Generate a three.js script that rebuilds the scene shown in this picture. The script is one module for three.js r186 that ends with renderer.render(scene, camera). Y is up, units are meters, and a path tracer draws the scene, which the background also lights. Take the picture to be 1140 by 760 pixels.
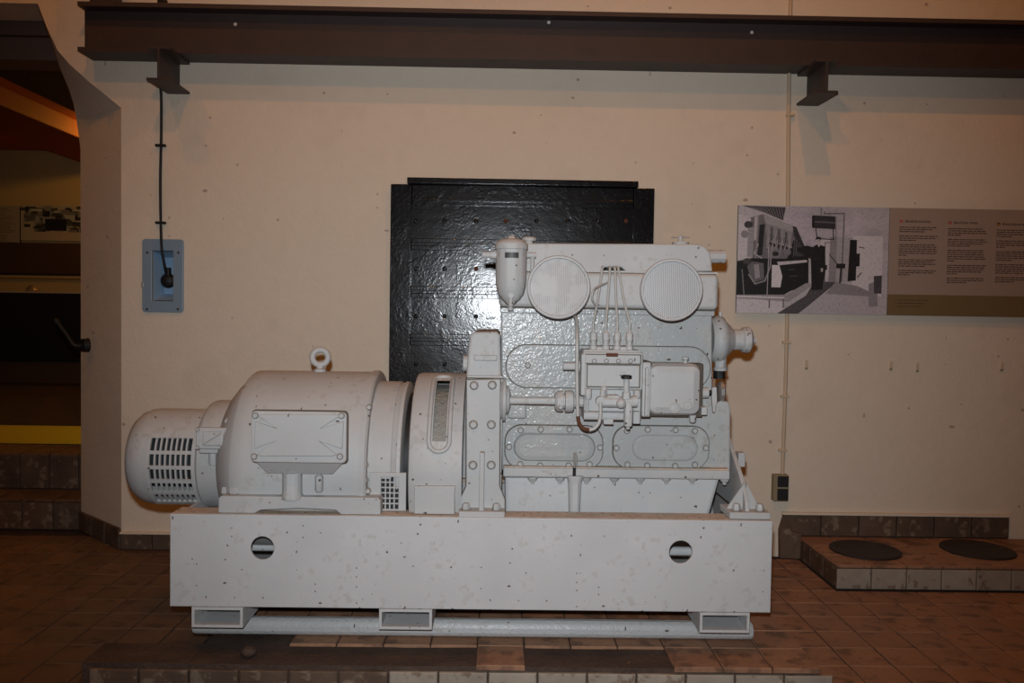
import * as THREE from 'three';
import { RoundedBoxGeometry } from 'three/addons/geometries/RoundedBoxGeometry.js';
import { mergeGeometries, toCreasedNormals } from 'three/addons/utils/BufferGeometryUtils.js';

// ------------------------------------------------------------------ camera, light, exposure
const scene = new THREE.Scene();
scene.background = new THREE.Color(0x000000);
const camera = new THREE.PerspectiveCamera(2 * Math.atan(380 / 920) * 180 / Math.PI, 1140 / 760, 0.05, 60);
camera.position.set(0, 1.17, 4.0);
camera.rotation.set(-1.92 * Math.PI / 180, -0.74 * Math.PI / 180, 0.88 * Math.PI / 180, 'YXZ');
camera.updateMatrixWorld(true);
const renderer = new THREE.WebGLRenderer({ antialias: true });
renderer.toneMapping = THREE.LinearToneMapping;
renderer.toneMappingExposure = 1.0;
renderer.shadowMap.enabled = true;
renderer.shadowMap.type = THREE.PCFSoftShadowMap;

// the photographer's flash, just above the lens
const flash = new THREE.SpotLight(new THREE.Color(0.92, 0.98, 1.04), 17.4, 0, 0.75, 1, 2);
flash.position.set(-0.02, 1.28, 4.0);
flash.target.position.set(0.08, 1.08, 0);
flash.castShadow = true; flash.shadow.mapSize.set(2048, 2048); flash.shadow.radius = 1;
scene.add(flash, flash.target);
const LAMPS = [[-2.15, 4.3, 1.75, 1.6], [1.05, 4.3, 1.75, 3.4], [-0.6, 4.6, 3.4, 4.8]];   // hanging lamps: x, y, z, candela
const WARM = new THREE.Color(1.0, 0.36, 0.05);

// ------------------------------------------------------------------ helpers
let seed = 7;
const rnd = () => { seed = (seed * 1664525 + 1013904223) >>> 0; return seed / 4294967296; };
const V = (x, y, z) => new THREE.Vector3(x, y, z);
// a measured position: the point of the upright plane z on the sight line through u, v of the 1140 x 760 frame
function spot(u, v, z) {
  const d = V((u - 570) / 920, -(v - 380) / 920, -1).applyEuler(camera.rotation);
  return d.multiplyScalar((z - camera.position.z) / d.z).add(camera.position);
}
const X = (u, v, z) => spot(u, v, z).x, Y = (u, v, z) => spot(u, v, z).y;
const rect = (u0, v0, u1, v1, z) => ({ x0: X(u0, (v0 + v1) / 2, z), x1: X(u1, (v0 + v1) / 2, z), y0: Y((u0 + u1) / 2, v1, z), y1: Y((u0 + u1) / 2, v0, z) });
const PX = z => (4 - z) / 920;                                   // metres per frame unit at depth z
function boxUV(g) {                                              // uv in metres, by the main direction of each face
  if (g.index) g = g.toNonIndexed();
  const p = g.attributes.position, uv = new Float32Array(p.count * 2), a = V(), b = V(), c = V();
  for (let i = 0; i < p.count; i += 3) {
    a.fromBufferAttribute(p, i); b.fromBufferAttribute(p, i + 1); c.fromBufferAttribute(p, i + 2);
    const n = b.clone().sub(a).cross(c.clone().sub(a)), nx = Math.abs(n.x), ny = Math.abs(n.y), nz = Math.abs(n.z);
    [a, b, c].forEach((q, k) => {
      const s = nz >= nx && nz >= ny ? [q.x, q.y] : ny >= nx ? [q.x, q.z] : [q.z, q.y];
      uv[(i + k) * 2] = s[0]; uv[(i + k) * 2 + 1] = s[1];
    });
  }
  g.setAttribute('uv', new THREE.BufferAttribute(uv, 2));
  if (!g.attributes.normal) g.computeVertexNormals();
  for (const k of Object.keys(g.attributes)) if (!['position', 'normal', 'uv'].includes(k)) g.deleteAttribute(k);
  return g;
}
const names = {};
function numbered(n) { const k = names[n] = (names[n] ?? -1) + 1; return k ? n + '_' + String(k).padStart(3, '0') : n; }
function lit(m) { m.castShadow = true; m.receiveShadow = true; return m; }
function thing(name, label, category, base, group) {
  const o = new THREE.Group(); o.name = numbered(name); o.position.copy(base); o.userData = { label, category };
  if (group) o.userData.group = group;
  scene.add(o); return o;
}
function origin(o) { const p = V(); for (let q = o; q && q !== scene; q = q.parent) p.add(q.position); return p; }
// geometries are given in room coordinates; they become one mesh under its thing or part
function part(name, geos, mat, parent, keepUV) {
  const list = (Array.isArray(geos) ? geos : [geos]).map(g => keepUV ? (g.index ? g.toNonIndexed() : g) : boxUV(g));
  const g = list.length > 1 ? mergeGeometries(list) : list[0];
  const b = origin(parent); g.translate(-b.x, -b.y, -b.z);
  const m = lit(new THREE.Mesh(g, mat)); m.name = name; parent.add(m); return m;
}
function single(name, geos, mat, label, category, group, keepUV) {  // a thing that is one mesh
  const list = (Array.isArray(geos) ? geos : [geos]).map(g => keepUV ? (g.index ? g.toNonIndexed() : g) : boxUV(g));
  const g = list.length > 1 ? mergeGeometries(list) : list[0];
  g.computeBoundingBox(); const c = g.boundingBox.getCenter(V()); c.y = g.boundingBox.min.y;
  g.translate(-c.x, -c.y, -c.z);
  const m = lit(new THREE.Mesh(g, mat)); m.name = numbered(name); m.position.copy(c); m.userData = { label, category };
  if (group) m.userData.group = group;
  scene.add(m); return m;
}
function struct(name, geos, mat, label) {
  const g = mergeGeometries((Array.isArray(geos) ? geos : [geos]).map(boxUV));
  const m = lit(new THREE.Mesh(g, mat)); m.name = name; m.userData = { kind: 'structure', label, category: 'structure' };
  scene.add(m); return m;
}
function copyOf(name, geo, mat, parent, x, y, z, rx = 0, ry = 0, rz = 0) {  // a piece sharing its geometry
  const b = origin(parent), m = lit(new THREE.Mesh(geo, mat)); m.name = name;
  m.position.set(x - b.x, y - b.y, z - b.z); m.rotation.set(rx, ry, rz); parent.add(m); return m;
}
const block = (x0, x1, y0, y1, z0, z1, r = 0) => {
  const g = r ? new RoundedBoxGeometry(x1 - x0, y1 - y0, z1 - z0, 3, Math.min(r, (x1 - x0) / 2.01, (y1 - y0) / 2.01, (z1 - z0) / 2.01)) : new THREE.BoxGeometry(x1 - x0, y1 - y0, z1 - z0);
  return g.translate((x0 + x1) / 2, (y0 + y1) / 2, (z0 + z1) / 2);
};
const slab = (u0, v0, u1, v1, z0, z1, r = 0.004) => { const q = rect(u0, v0, u1, v1, z1); return block(q.x0, q.x1, q.y0, q.y1, z0, z1, r); };
const crease = (g, a = 0.7) => toCreasedNormals(g, a);
// turned shapes: profile as [position along the axis, radius]
function latheX(pr, yc, zc, seg = 64, phi = 0, len = Math.PI * 2) {
  const g = new THREE.LatheGeometry(pr.map(([x, r]) => new THREE.Vector2(Math.max(r, 1e-4), x)), seg, phi, len);
  return crease(g).rotateZ(-Math.PI / 2).translate(0, yc, zc);
}
function latheZ(pr, xc, yc, seg = 48) { return crease(new THREE.LatheGeometry(pr.map(([z, r]) => new THREE.Vector2(Math.max(r, 1e-4), z)), seg)).rotateX(Math.PI / 2).translate(xc, yc, 0); }
function latheY(pr, xc, zc, seg = 32) { return crease(new THREE.LatheGeometry(pr.map(([y, r]) => new THREE.Vector2(Math.max(r, 1e-4), y)), seg)).translate(xc, 0, zc); }
const rodX = (x0, x1, r, yc, zc, s = 24) => latheX([[x0, 0], [x0, r], [x1, r], [x1, 0]], yc, zc, s);
const rodY = (y0, y1, r, xc, zc, s = 20) => latheY([[y0, 0], [y0, r], [y1, r], [y1, 0]], xc, zc, s);
const rodZ = (z0, z1, r, xc, yc, s = 24) => latheZ([[z0, 0], [z0, r], [z1, r], [z1, 0]], xc, yc, s);
const tube = (pts, r, n = 40, s = 10) => new THREE.TubeGeometry(new THREE.CatmullRomCurve3(pts, false, 'catmullrom', 0.4), n, r, s);
function poly(pts, holes = []) {
  const s = new THREE.Shape(pts.map(p => new THREE.Vector2(p[0], p[1])));
  for (const h of holes) s.holes.push(h); return s;
}
function rounded(x0, x1, y0, y1, r) {
  const s = new THREE.Shape(); r = Math.min(r, (x1 - x0) / 2 - 1e-4, (y1 - y0) / 2 - 1e-4);
  s.moveTo(x0 + r, y0); s.lineTo(x1 - r, y0); s.absarc(x1 - r, y0 + r, r, -Math.PI / 2, 0); s.lineTo(x1, y1 - r); s.absarc(x1 - r, y1 - r, r, 0, Math.PI / 2);
  s.lineTo(x0 + r, y1); s.absarc(x0 + r, y1 - r, r, Math.PI / 2, Math.PI); s.lineTo(x0, y0 + r); s.absarc(x0 + r, y0 + r, r, Math.PI, Math.PI * 1.5); return s;
}
const roundedHole = (...a) => { const p = new THREE.Path(); p.setFromPoints(rounded(...a).getPoints(8).reverse()); return p; };
const circleHole = (x, y, r) => { const p = new THREE.Path(); p.absarc(x, y, r, 0, Math.PI * 2, true); return p; };
function plate(shape, z0, z1, bevel = 0.003, curve = 8) {
  const b = Math.min(bevel, (z1 - z0) / 2.01);
  const g = new THREE.ExtrudeGeometry(shape, { depth: z1 - z0 - 2 * b, bevelEnabled: b > 0, bevelSize: b, bevelThickness: b, bevelOffset: -b, bevelSegments: 2, curveSegments: curve });
  return g.translate(0, 0, z0 + b);
}
const plateX = (shapeZY, x0, x1, bevel = 0.002) => plate(shapeZY, 0, x1 - x0, bevel).rotateY(-Math.PI / 2).translate(x1, 0, 0);   // outline in (z, y), thickness along x
const measured = (list, z) => list.map(([u, v]) => { const p = spot(u, v, z); return [p.x, p.y]; });

// ------------------------------------------------------------------ textures
const HS = 256, hashT = new Float32Array(HS * HS).map(() => rnd());
const hash = (i, j) => hashT[((j % HS + HS) % HS) * HS + ((i % HS + HS) % HS)];
function vnoise(x, y, per) {                                     // repeats every per cells
  const i = Math.floor(x), j = Math.floor(y), fx = x - i, fy = y - j, sx = fx * fx * (3 - 2 * fx), sy = fy * fy * (3 - 2 * fy);
  const w = k => ((k % per) + per) % per;
  const a = hash(w(i), w(j)), b = hash(w(i + 1), w(j)), c = hash(w(i), w(j + 1)), d = hash(w(i + 1), w(j + 1));
  return (a + (b - a) * sx) * (1 - sy) + (c + (d - c) * sx) * sy;
}
function fbm(x, y, cells, oct) { let s = 0, a = 0.5, t = 0, c = cells; for (let o = 0; o < oct; o++) { s += a * vnoise(x * c + o * 0.37 * 0, y * c, c); t += a; a *= 0.55; c *= 2; } return s / t; }
function dataTex(n, fn, srgb, metres = 1) {
  const d = new Uint8Array(n * n * 4);
  for (let j = 0; j < n; j++) for (let i = 0; i < n; i++) {
    const c = fn(i / n, j / n), k = (j * n + i) * 4;
    d[k] = Math.max(0, Math.min(255, c[0] * 255)); d[k + 1] = Math.max(0, Math.min(255, c[1] * 255)); d[k + 2] = Math.max(0, Math.min(255, c[2] * 255)); d[k + 3] = 255;
  }
  const t = new THREE.DataTexture(d, n, n); t.wrapS = t.wrapT = THREE.RepeatWrapping; t.magFilter = THREE.LinearFilter; t.minFilter = THREE.LinearMipmapLinearFilter; t.generateMipmaps = true;
  if (srgb) t.colorSpace = THREE.SRGBColorSpace;
  t.repeat.set(1 / metres, 1 / metres); t.needsUpdate = true; return t;
}
const mixc = (a, b, t) => [a[0] + (b[0] - a[0]) * t, a[1] + (b[1] - a[1]) * t, a[2] + (b[2] - a[2]) * t];
const step = (a, b, x) => { const t = Math.max(0, Math.min(1, (x - a) / (b - a))); return t * t * (3 - 2 * t); };
const paintTex = dataTex(512, (x, y) => {
  const g = fbm(x, y, 6, 5), f = fbm(x + 0.3, y + 0.7, 48, 3), chip = step(0.885, 0.90, fbm(x + 0.11, y + 0.53, 60, 2));
  let c = mixc([0.71, 0.71, 0.705], [0.765, 0.765, 0.76], g); c = mixc(c, [0.60, 0.56, 0.51], 0.25 * step(0.6, 0.75, f) * step(0.5, 0.65, g));
  return mixc(c, [0.25, 0.19, 0.15], chip * 0.9);
}, true, 0.9);
const peelTex = dataTex(512, (x, y) => { const v = 0.7 * fbm(x, y, 22, 3) + 0.3 * fbm(x, y, 90, 2); return [v, v, v]; }, false, 0.5);
const castTex = dataTex(512, (x, y) => { const v = 0.5 * fbm(x, y, 26, 2) + 0.5 * fbm(x + 0.4, y + 0.2, 64, 2); return [v, v, v]; }, false, 0.35);
const dustTex = dataTex(512, (x, y) => {
  const g = fbm(x, y, 10, 5), f = fbm(x + 0.2, y + 0.6, 60, 3);
  return mixc(mixc([0.70, 0.63, 0.56], [0.79, 0.73, 0.67], g), [0.48, 0.36, 0.28], step(0.62, 0.78, f) * 0.5);
}, true, 0.7);
const wallTex = dataTex(1024, (x, y) => {
  const g = fbm(x, y, 3, 6), f = fbm(x + 0.5, y + 0.1, 64, 3), sp = step(0.90, 0.92, fbm(x + 0.7, y + 0.2, 60, 2));
  let c = mixc([0.845, 0.795, 0.715], [0.875, 0.825, 0.75], 0.5 * g + 0.5 * f); c = mixc(c, [0.76, 0.71, 0.64], 0.14 * step(0.60, 0.74, fbm(x + 0.21, y + 0.35, 9, 4)));
  return mixc(c, [0.5, 0.42, 0.38], sp * 0.5);
}, true, 2.6);
const wallBump = dataTex(512, (x, y) => { const v = 0.5 * fbm(x, y, 5, 4) + 0.3 * fbm(x, y, 30, 3) + 0.2 * fbm(x + 0.3, y, 110, 2); return [v, v, v]; }, false, 1.1);
const blackTex = dataTex(512, (x, y) => {
  const g = fbm(x, y, 7, 5), f = fbm(x + 0.2, y + 0.6, 70, 3);
  let c = mixc([0.045, 0.047, 0.053], [0.06, 0.063, 0.075], g); c = mixc(c, [0.25, 0.25, 0.28], step(0.64, 0.70, f) * step(0.56, 0.62, g) * 0.5);
  return c;
}, true, 0.6);
const blackBump = dataTex(512, (x, y) => { const g = fbm(x, y, 7, 5), v = 0.45 * step(0.48, 0.6, g) * fbm(x + 0.2, y + 0.6, 70, 3) + 0.35 * fbm(x, y, 20, 3) + 0.2 * fbm(x, y, 110, 2); return [v, v, v]; }, false, 0.6);
const brownTex = dataTex(256, (x, y) => mixc([0.215, 0.17, 0.155], [0.265, 0.21, 0.19], 0.6 * fbm(x, y, 8, 5) + 0.4 * fbm(x, y, 64, 2)), true, 0.8);
const clayTex = dataTex(512, (x, y) => { const g = fbm(x, y, 9, 5), f = fbm(x, y, 80, 2); return mixc(mixc([0.56, 0.41, 0.31], [0.68, 0.51, 0.39], g), [0.36, 0.27, 0.21], 0.55 * step(0.52, 0.75, fbm(x + 0.4, y + 0.1, 14, 4)) + 0.2 * f); }, true, 0.8);
const greyTileTex = dataTex(512, (x, y) => { const g = fbm(x, y, 9, 5); return mixc(mixc([0.55, 0.51, 0.46], [0.68, 0.64, 0.58], g), [0.36, 0.27, 0.2], 0.5 * step(0.58, 0.76, fbm(x * 1, y + 0.13, 22, 4))); }, true, 0.7);
const grimeAndDimTex = dataTex(512, (x, y) => { const g = fbm(x, y, 9, 5), s = fbm(x, y + 0.4, 22, 4); return mixc(mixc([0.29, 0.225, 0.175], [0.42, 0.345, 0.28], g), [0.60, 0.54, 0.46], step(0.58, 0.74, s) * 0.55); }, true, 0.7);
const screedTex = dataTex(512, (x, y) => mixc([0.17, 0.125, 0.10], [0.37, 0.29, 0.235], 0.75 * fbm(x, y, 7, 5) + 0.25 * fbm(x, y, 70, 2)), true, 0.8);
const groutTex = dataTex(256, (x, y) => mixc([0.13, 0.10, 0.085], [0.26, 0.20, 0.165], fbm(x, y, 12, 4)), true, 0.6);
const roughBump = dataTex(256, (x, y) => { const v = 0.6 * fbm(x, y, 12, 4) + 0.4 * fbm(x, y, 60, 2); return [v, v, v]; }, false, 0.5);
const meshTex = dataTex(256, (x, y) => { const a = Math.abs(((x * 32) % 1) - 0.5), b = Math.abs(((y * 32 + (Math.floor(x * 32) % 2) * 0.5) % 1) - 0.5), h = 1 - step(0.24, 0.36, Math.hypot(a, b)); return mixc([0.76, 0.76, 0.755], [0.34, 0.34, 0.34], h); }, true, 0.16);
const meshTexFilled = dataTex(256, (x, y) => { const a = Math.abs(((x * 32) % 1) - 0.5), b = Math.abs(((y * 32 + (Math.floor(x * 32) % 2) * 0.5) % 1) - 0.5), h = 1 - step(0.2, 0.34, Math.hypot(a, b)); return mixc([0.70, 0.69, 0.675], [0.40, 0.38, 0.36], h * (0.35 + 0.65 * step(0.38, 0.6, fbm(x, y, 5, 3)))); }, true, 0.16);

const std = (o) => new THREE.MeshStandardMaterial(o);
const M = {
  paint: std({ map: paintTex, color: new THREE.Color(0.87, 0.87, 0.86), roughness: 0.58, bumpMap: peelTex, bumpScale: 0.0008 }),
  cast: new THREE.MeshPhysicalMaterial({ map: paintTex, color: new THREE.Color(0.80, 0.815, 0.805), roughness: 0.22, specularIntensity: 0.45, bumpMap: castTex, bumpScale: 0.0016 }),
  dull: std({ map: paintTex, roughness: 0.62, bumpMap: peelTex, bumpScale: 0.0006 }),
  dusty: std({ map: dustTex, roughness: 0.75, bumpMap: peelTex, bumpScale: 0.0006 }),
  mesh: std({ map: meshTex, roughness: 0.5 }), meshFilled: std({ map: meshTexFilled, roughness: 0.5 }),
  wall: std({ map: wallTex, roughness: 0.8, bumpMap: wallBump, bumpScale: 0.004 }),
  black: std({ map: blackTex, roughness: 0.2, bumpMap: blackBump, bumpScale: 0.0010 }),
  brown: std({ map: brownTex, roughness: 0.55, bumpMap: roughBump, bumpScale: 0.0006 }),
  clay: [0, 1, 2, 3, 4].map(i => std({ map: clayTex, color: new THREE.Color().setHSL(0.06, 0.10, 0.86 + 0.035 * i), roughness: 0.55 + 0.06 * i, bumpMap: roughBump, bumpScale: 0.001 })),
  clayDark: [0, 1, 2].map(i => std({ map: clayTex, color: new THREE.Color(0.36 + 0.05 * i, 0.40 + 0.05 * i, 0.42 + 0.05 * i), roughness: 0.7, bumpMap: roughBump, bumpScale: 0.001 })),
  greyTile: [0, 1, 2].map(i => std({ map: greyTileTex, color: new THREE.Color(0.85 + 0.07 * i, 0.85 + 0.07 * i, 0.84 + 0.07 * i), roughness: 0.6, bumpMap: roughBump, bumpScale: 0.001 })),
  grimeAndDim: [0, 1, 2].map(i => std({ map: grimeAndDimTex, color: new THREE.Color(0.8 + 0.1 * i, 0.8 + 0.1 * i, 0.8 + 0.1 * i), roughness: 0.7, bumpMap: roughBump, bumpScale: 0.0015 })),  // real stains on skirtings; on the step risers dim light put into colour
  screed: std({ map: screedTex, roughness: 0.8, bumpMap: roughBump, bumpScale: 0.006 }),
  grout: std({ map: groutTex, roughness: 0.9 }),
  rubber: std({ color: 0x0b0b0c, roughness: 0.6 }), dark: std({ color: 0x141414, roughness: 0.6, bumpMap: roughBump, bumpScale: 0.001 }),
  iron: std({ map: groutTex, color: new THREE.Color(0.72, 0.72, 0.8), roughness: 0.7, bumpMap: roughBump, bumpScale: 0.003 }),
  steel: std({ color: new THREE.Color(0.42, 0.40, 0.37), metalness: 0.7, roughness: 0.38 }),
  rust: std({ color: 0x5a3520, roughness: 0.85 }), pipePaint: std({ color: new THREE.Color(0.43, 0.42, 0.39), roughness: 0.42 }),
  socket: std({ color: 0x7d94a6, roughness: 0.42 }), bluish: std({ color: 0x86a7c4, roughness: 0.5 }), screw: std({ color: 0x4a4136, roughness: 0.6 }),
  lamp: std({ color: 0xfff0d8, emissive: new THREE.Color(1, 0.6, 0.28), emissiveIntensity: 4 }), enamel: std({ color: 0x39443f, roughness: 0.4, side: THREE.DoubleSide }),
  plasterDark: std({ color: 0x8d8067, roughness: 0.9 }), yellow: std({ color: 0xdcae0c, roughness: 0.6 }), lintel: std({ color: new THREE.Color(0.15, 0.105, 0.085), roughness: 0.5, bumpMap: roughBump, bumpScale: 0.001 }),
  wood: std({ color: 0x4a3420, roughness: 0.6 }), glass: new THREE.MeshPhysicalMaterial({ color: 0xffffff, transmission: 1, thickness: 0, roughness: 0.05, ior: 1.5 }),
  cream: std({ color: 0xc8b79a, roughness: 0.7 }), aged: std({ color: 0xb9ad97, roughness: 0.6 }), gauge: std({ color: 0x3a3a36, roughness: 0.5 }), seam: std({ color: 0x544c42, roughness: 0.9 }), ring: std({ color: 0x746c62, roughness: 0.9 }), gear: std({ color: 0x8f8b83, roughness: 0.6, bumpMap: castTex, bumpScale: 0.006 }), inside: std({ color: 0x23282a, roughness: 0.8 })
};

// ------------------------------------------------------------------ the room
const T = 0.153, WX = X(135, 300, 0), CX = -2.19, CZ = -0.33;      // tile pitch, wall corner, far corner of the chamfered reveal
{ // long back wall with the flared edge of the opening
  const edge = measured([[135, 120], [98, 90], [78, 72], [64, 56], [52, 30], [42, 4]], 0);
  const out = [[WX, 0], [WX, edge[0][1]], ...edge.slice(1), [-6, edge[5][1]], [-6, 5], [4.6, 5], [4.6, 0]].reverse();
  // shallow recess in the wall behind the socket plate is cut here
  const q = rect(169, 279, 193, 335, 0);
  const front = plate(poly(out, [roundedHole(q.x0, q.x1, q.y0, q.y1, 0.004)]), -0.12, 0, 0), back = plate(poly(out), -0.24, -0.12, 0);
  struct('wall_back', [front, back], M.wall, 'long cream plastered wall behind the engine');
  // reveal: strip from the wall edge back to the far edge of the opening
  const F = [[135, 612], [135, 400], [135, 250], [135, 160], [135, 120], [115, 104], [98, 90], [78, 72], [64, 56], [52, 30], [42, 4]].map(([u, v], i) => { const p = spot(u, v, 0); if (i < 5) p.x = WX; if (!i) p.y = 0; return p; });
  const B = [[88, 590], [88, 400], [88, 250], [87, 165], [85, 132], [82, 116], [77, 100], [68, 79], [61, 58], [51, 31], [41, 4]].map(([u, v], i) => { const z = [CZ, CZ, CZ, CZ, CZ, -0.29, -0.23, -0.15, -0.08, -0.05, -0.04][i], p = spot(u, v, z); if (i < 4) p.x = CX; if (!i) p.y = 0; return p; });
  const pos = [], quad = (a, b, c, d) => pos.push(...[a, b, c, a, c, d].flatMap(p => [p.x, p.y, p.z]));
  const inn = B.map(p => V(p.x + 0.0, p.y, -0.75));
  for (let i = 0; i + 1 < F.length; i++) { quad(B[i], F[i], F[i + 1], B[i + 1]); quad(inn[i], B[i], B[i + 1], inn[i + 1]); }
  const g = new THREE.BufferGeometry(); g.setAttribute('position', new THREE.Float32BufferAttribute(pos, 3)); g.computeVertexNormals();
  struct('wall_reveal', crease(g, 0.5), M.wall, 'slanted plaster reveal at the edge of the passage opening');
}
const M_far = std({ color: 0x8d8478, roughness: 0.9 });
struct('wall_right', block(4.6, 4.8, 0, 5, -0.24, 8), M_far, 'plastered side wall of the hall');
struct('wall_front', block(-6, 4.8, 0, 5, 8, 8.2), M_far, 'plastered wall behind the viewer');
struct('wall_left', block(-6.2, -6, 0, 5, -7, 8.2), M_far, 'plastered far side wall');
struct('ceiling', block(-6.2, 4.8, 5, 5.2, -0.24, 8.2), M_far, 'plain hall ceiling');

// tiles: a slab with bevelled upper edges, facing up
function tileGeo(w, d, h, b = 0.003) {
  const s = [[-w / 2, -d / 2], [w / 2, -d / 2], [w / 2, d / 2], [-w / 2, d / 2]], pos = [];
  const q = (a, b2, c, e) => pos.push(...a, ...b2, ...c, ...a, ...c, ...e);
  const lo = s.map(([x, z]) => [x, -h, z]), mid = s.map(([x, z]) => [x, -b, z]), up = s.map(([x, z]) => [x - Math.sign(x) * b, 0, z - Math.sign(z) * b]);
  q(up[3], up[2], up[1], up[0]);
  for (let i = 0; i < 4; i++) { const j = (i + 1) % 4; q(mid[j], mid[i], up[i], up[j]); q(lo[j], lo[i], mid[i], mid[j]); }
  const g = new THREE.BufferGeometry(); g.setAttribute('position', new THREE.Float32BufferAttribute(pos, 3)); g.computeVertexNormals();
  return boxUV(g);
}
function shiftUV(g) { const c = g.clone(), a = c.attributes.uv, dx = rnd() * 3, dy = rnd() * 3; for (let i = 0; i < a.count; i++) a.setXY(i, a.getX(i) + dx, a.getY(i) + dy); return c; }
const variants = (w, d, h, n = 6, b = 0.003) => Array.from({ length: n }, () => shiftUV(tileGeo(w, d, h, b)));
const pick = a => a[Math.floor(rnd() * a.length)];

const floor = struct('floor', [block(-6.2, 4.8, -0.2, -0.004, -0.24, 8.2), block(-6.2, -1.7, -0.2, -0.004, -0.36, -0.24)], M.grout, 'brown clay tiled floor of the hall');
{
  const full = variants(T - 0.005, T - 0.005, 0.012, 8), far = [];
  const P = { x0: -1.28, x1: 1.007, z0: 0.62, z1: 1.49 };
  const fields = [{ ax: 1.193, az: 1.263, x0: -0.9, x1: 4.6 }, { ax: -1.49, az: 1.306, x0: -6, x1: -0.9 }];
  for (const f of fields) {
    const i0 = Math.ceil((f.x0 - f.ax) / T), i1 = Math.floor((f.x1 - f.ax) / T), k0 = Math.ceil((0.03 - f.az) / T), k1 = Math.floor((8 - f.az) / T);
    for (let i = i0; i < i1; i++) for (let k = f.ax < 0 ? k0 - 2 : k0; k < k1; k++) {
      const x = f.ax + (i + 0.5) * T, z = f.az + (k + 0.5) * T;
      if (z < (x < -1.6 ? -0.40 : -0.02)) continue;
      let x0 = x - T / 2, x1 = x + T / 2, z0 = Math.max(z - T / 2, -0.335), z1 = z + T / 2;
      const inP = (a, c) => a > (c > 1.33 ? P.x0 : -0.95) && a < P.x1 && c < P.z1 && c > P.z0;
      if (inP(x0 + 0.01, z) && inP(x1 - 0.01, z)) { if (inP(x, z1 - 0.01) || z1 < P.z1 + 0.02) { if (!inP(x, z0 + 0.01) && inP(x, z1)) z1 = P.z0; else if (inP(x, z0 + 0.01) && inP(x, z1 - 0.01)) continue; else if (z1 - P.z1 > 0) z0 = P.z1; else continue; } else z0 = P.z1; }
      else if (inP(x0 + 0.01, z)) x0 = P.x1; else if (inP(x1 - 0.01, z)) x1 = z > 1.33 ? P.x0 : -0.95;
      if (x1 > 1.46 && z0 < 0.485) { if (x0 < 1.44) x1 = 1.46; else if (z1 > 0.5) z0 = 0.485; else continue; }
      if (x1 - x0 < 0.012 || z1 - z0 < 0.012) continue;
      const near = z < 1.62 && ((x > 1.0 && x < 2.75) || (x < -0.86 && x > -2.95));
      const y = (rnd() - 0.5) * 0.0016;
      const cutTile = x1 - x0 < T - 0.001 || z1 - z0 < T - 0.001, geo = cutTile ? shiftUV(tileGeo(x1 - x0 - 0.005, z1 - z0 - 0.005, 0.012)) : pick(full), cx = (x0 + x1) / 2, cz = (z0 + z1) / 2;
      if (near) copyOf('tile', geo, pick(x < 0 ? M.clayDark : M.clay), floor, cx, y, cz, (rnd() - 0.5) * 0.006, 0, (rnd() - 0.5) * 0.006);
      else { const g = geo.clone(); g.translate(cx, y, cz); far.push(g); }
    }
  }
  const rest = part('tile_field', far, M.clay[2], floor, true); rest.userData.kind = 'stuff';
}
// tiled skirting along the left end of the wall and the reveal
{
  const s = struct('baseboard_left', [block(WX, X(560, 600, 0.02), 0, 0.078, 0.001, 0.012)], M.grout, 'stained tiled skirting at the foot of the cream wall');
  const g = variants(T - 0.005, 0.072, 0.012, 4);
  for (let i = 0; i < 16; i++) copyOf('tile', pick(g), pick(M.grimeAndDim), s, WX + 0.004 + (i + 0.5) * T, 0.040, 0.025, Math.PI / 2, 0, 0);
  const ledge = block(WX, X(560, 600, 0.02), 0.078, 0.088, 0.001, 0.024, 0.003); part('ledge', ledge, M.wall, s);
  const len = Math.hypot(CX - WX, CZ), n = 3, ang = Math.atan2(-CZ, WX - CX), gg = variants(len / n - 0.004, 0.1, 0.012, 3);
  for (let i = 0; i < n; i++) {
    const t = (i + 0.5) / n, m = copyOf('tile', gg[i], M.grimeAndDim[0], s, WX + (CX - WX) * t - Math.sin(ang) * 0.014, 0.052, CZ * t + Math.cos(ang) * 0.014, Math.PI / 2, 0, 0);
    m.rotation.set(0, 0, 0); m.quaternion.setFromEuler(new THREE.Euler(0, -ang, 0)).multiply(new THREE.Quaternion().setFromEuler(new THREE.Euler(Math.PI / 2, 0, 0)));
  }
}
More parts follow.
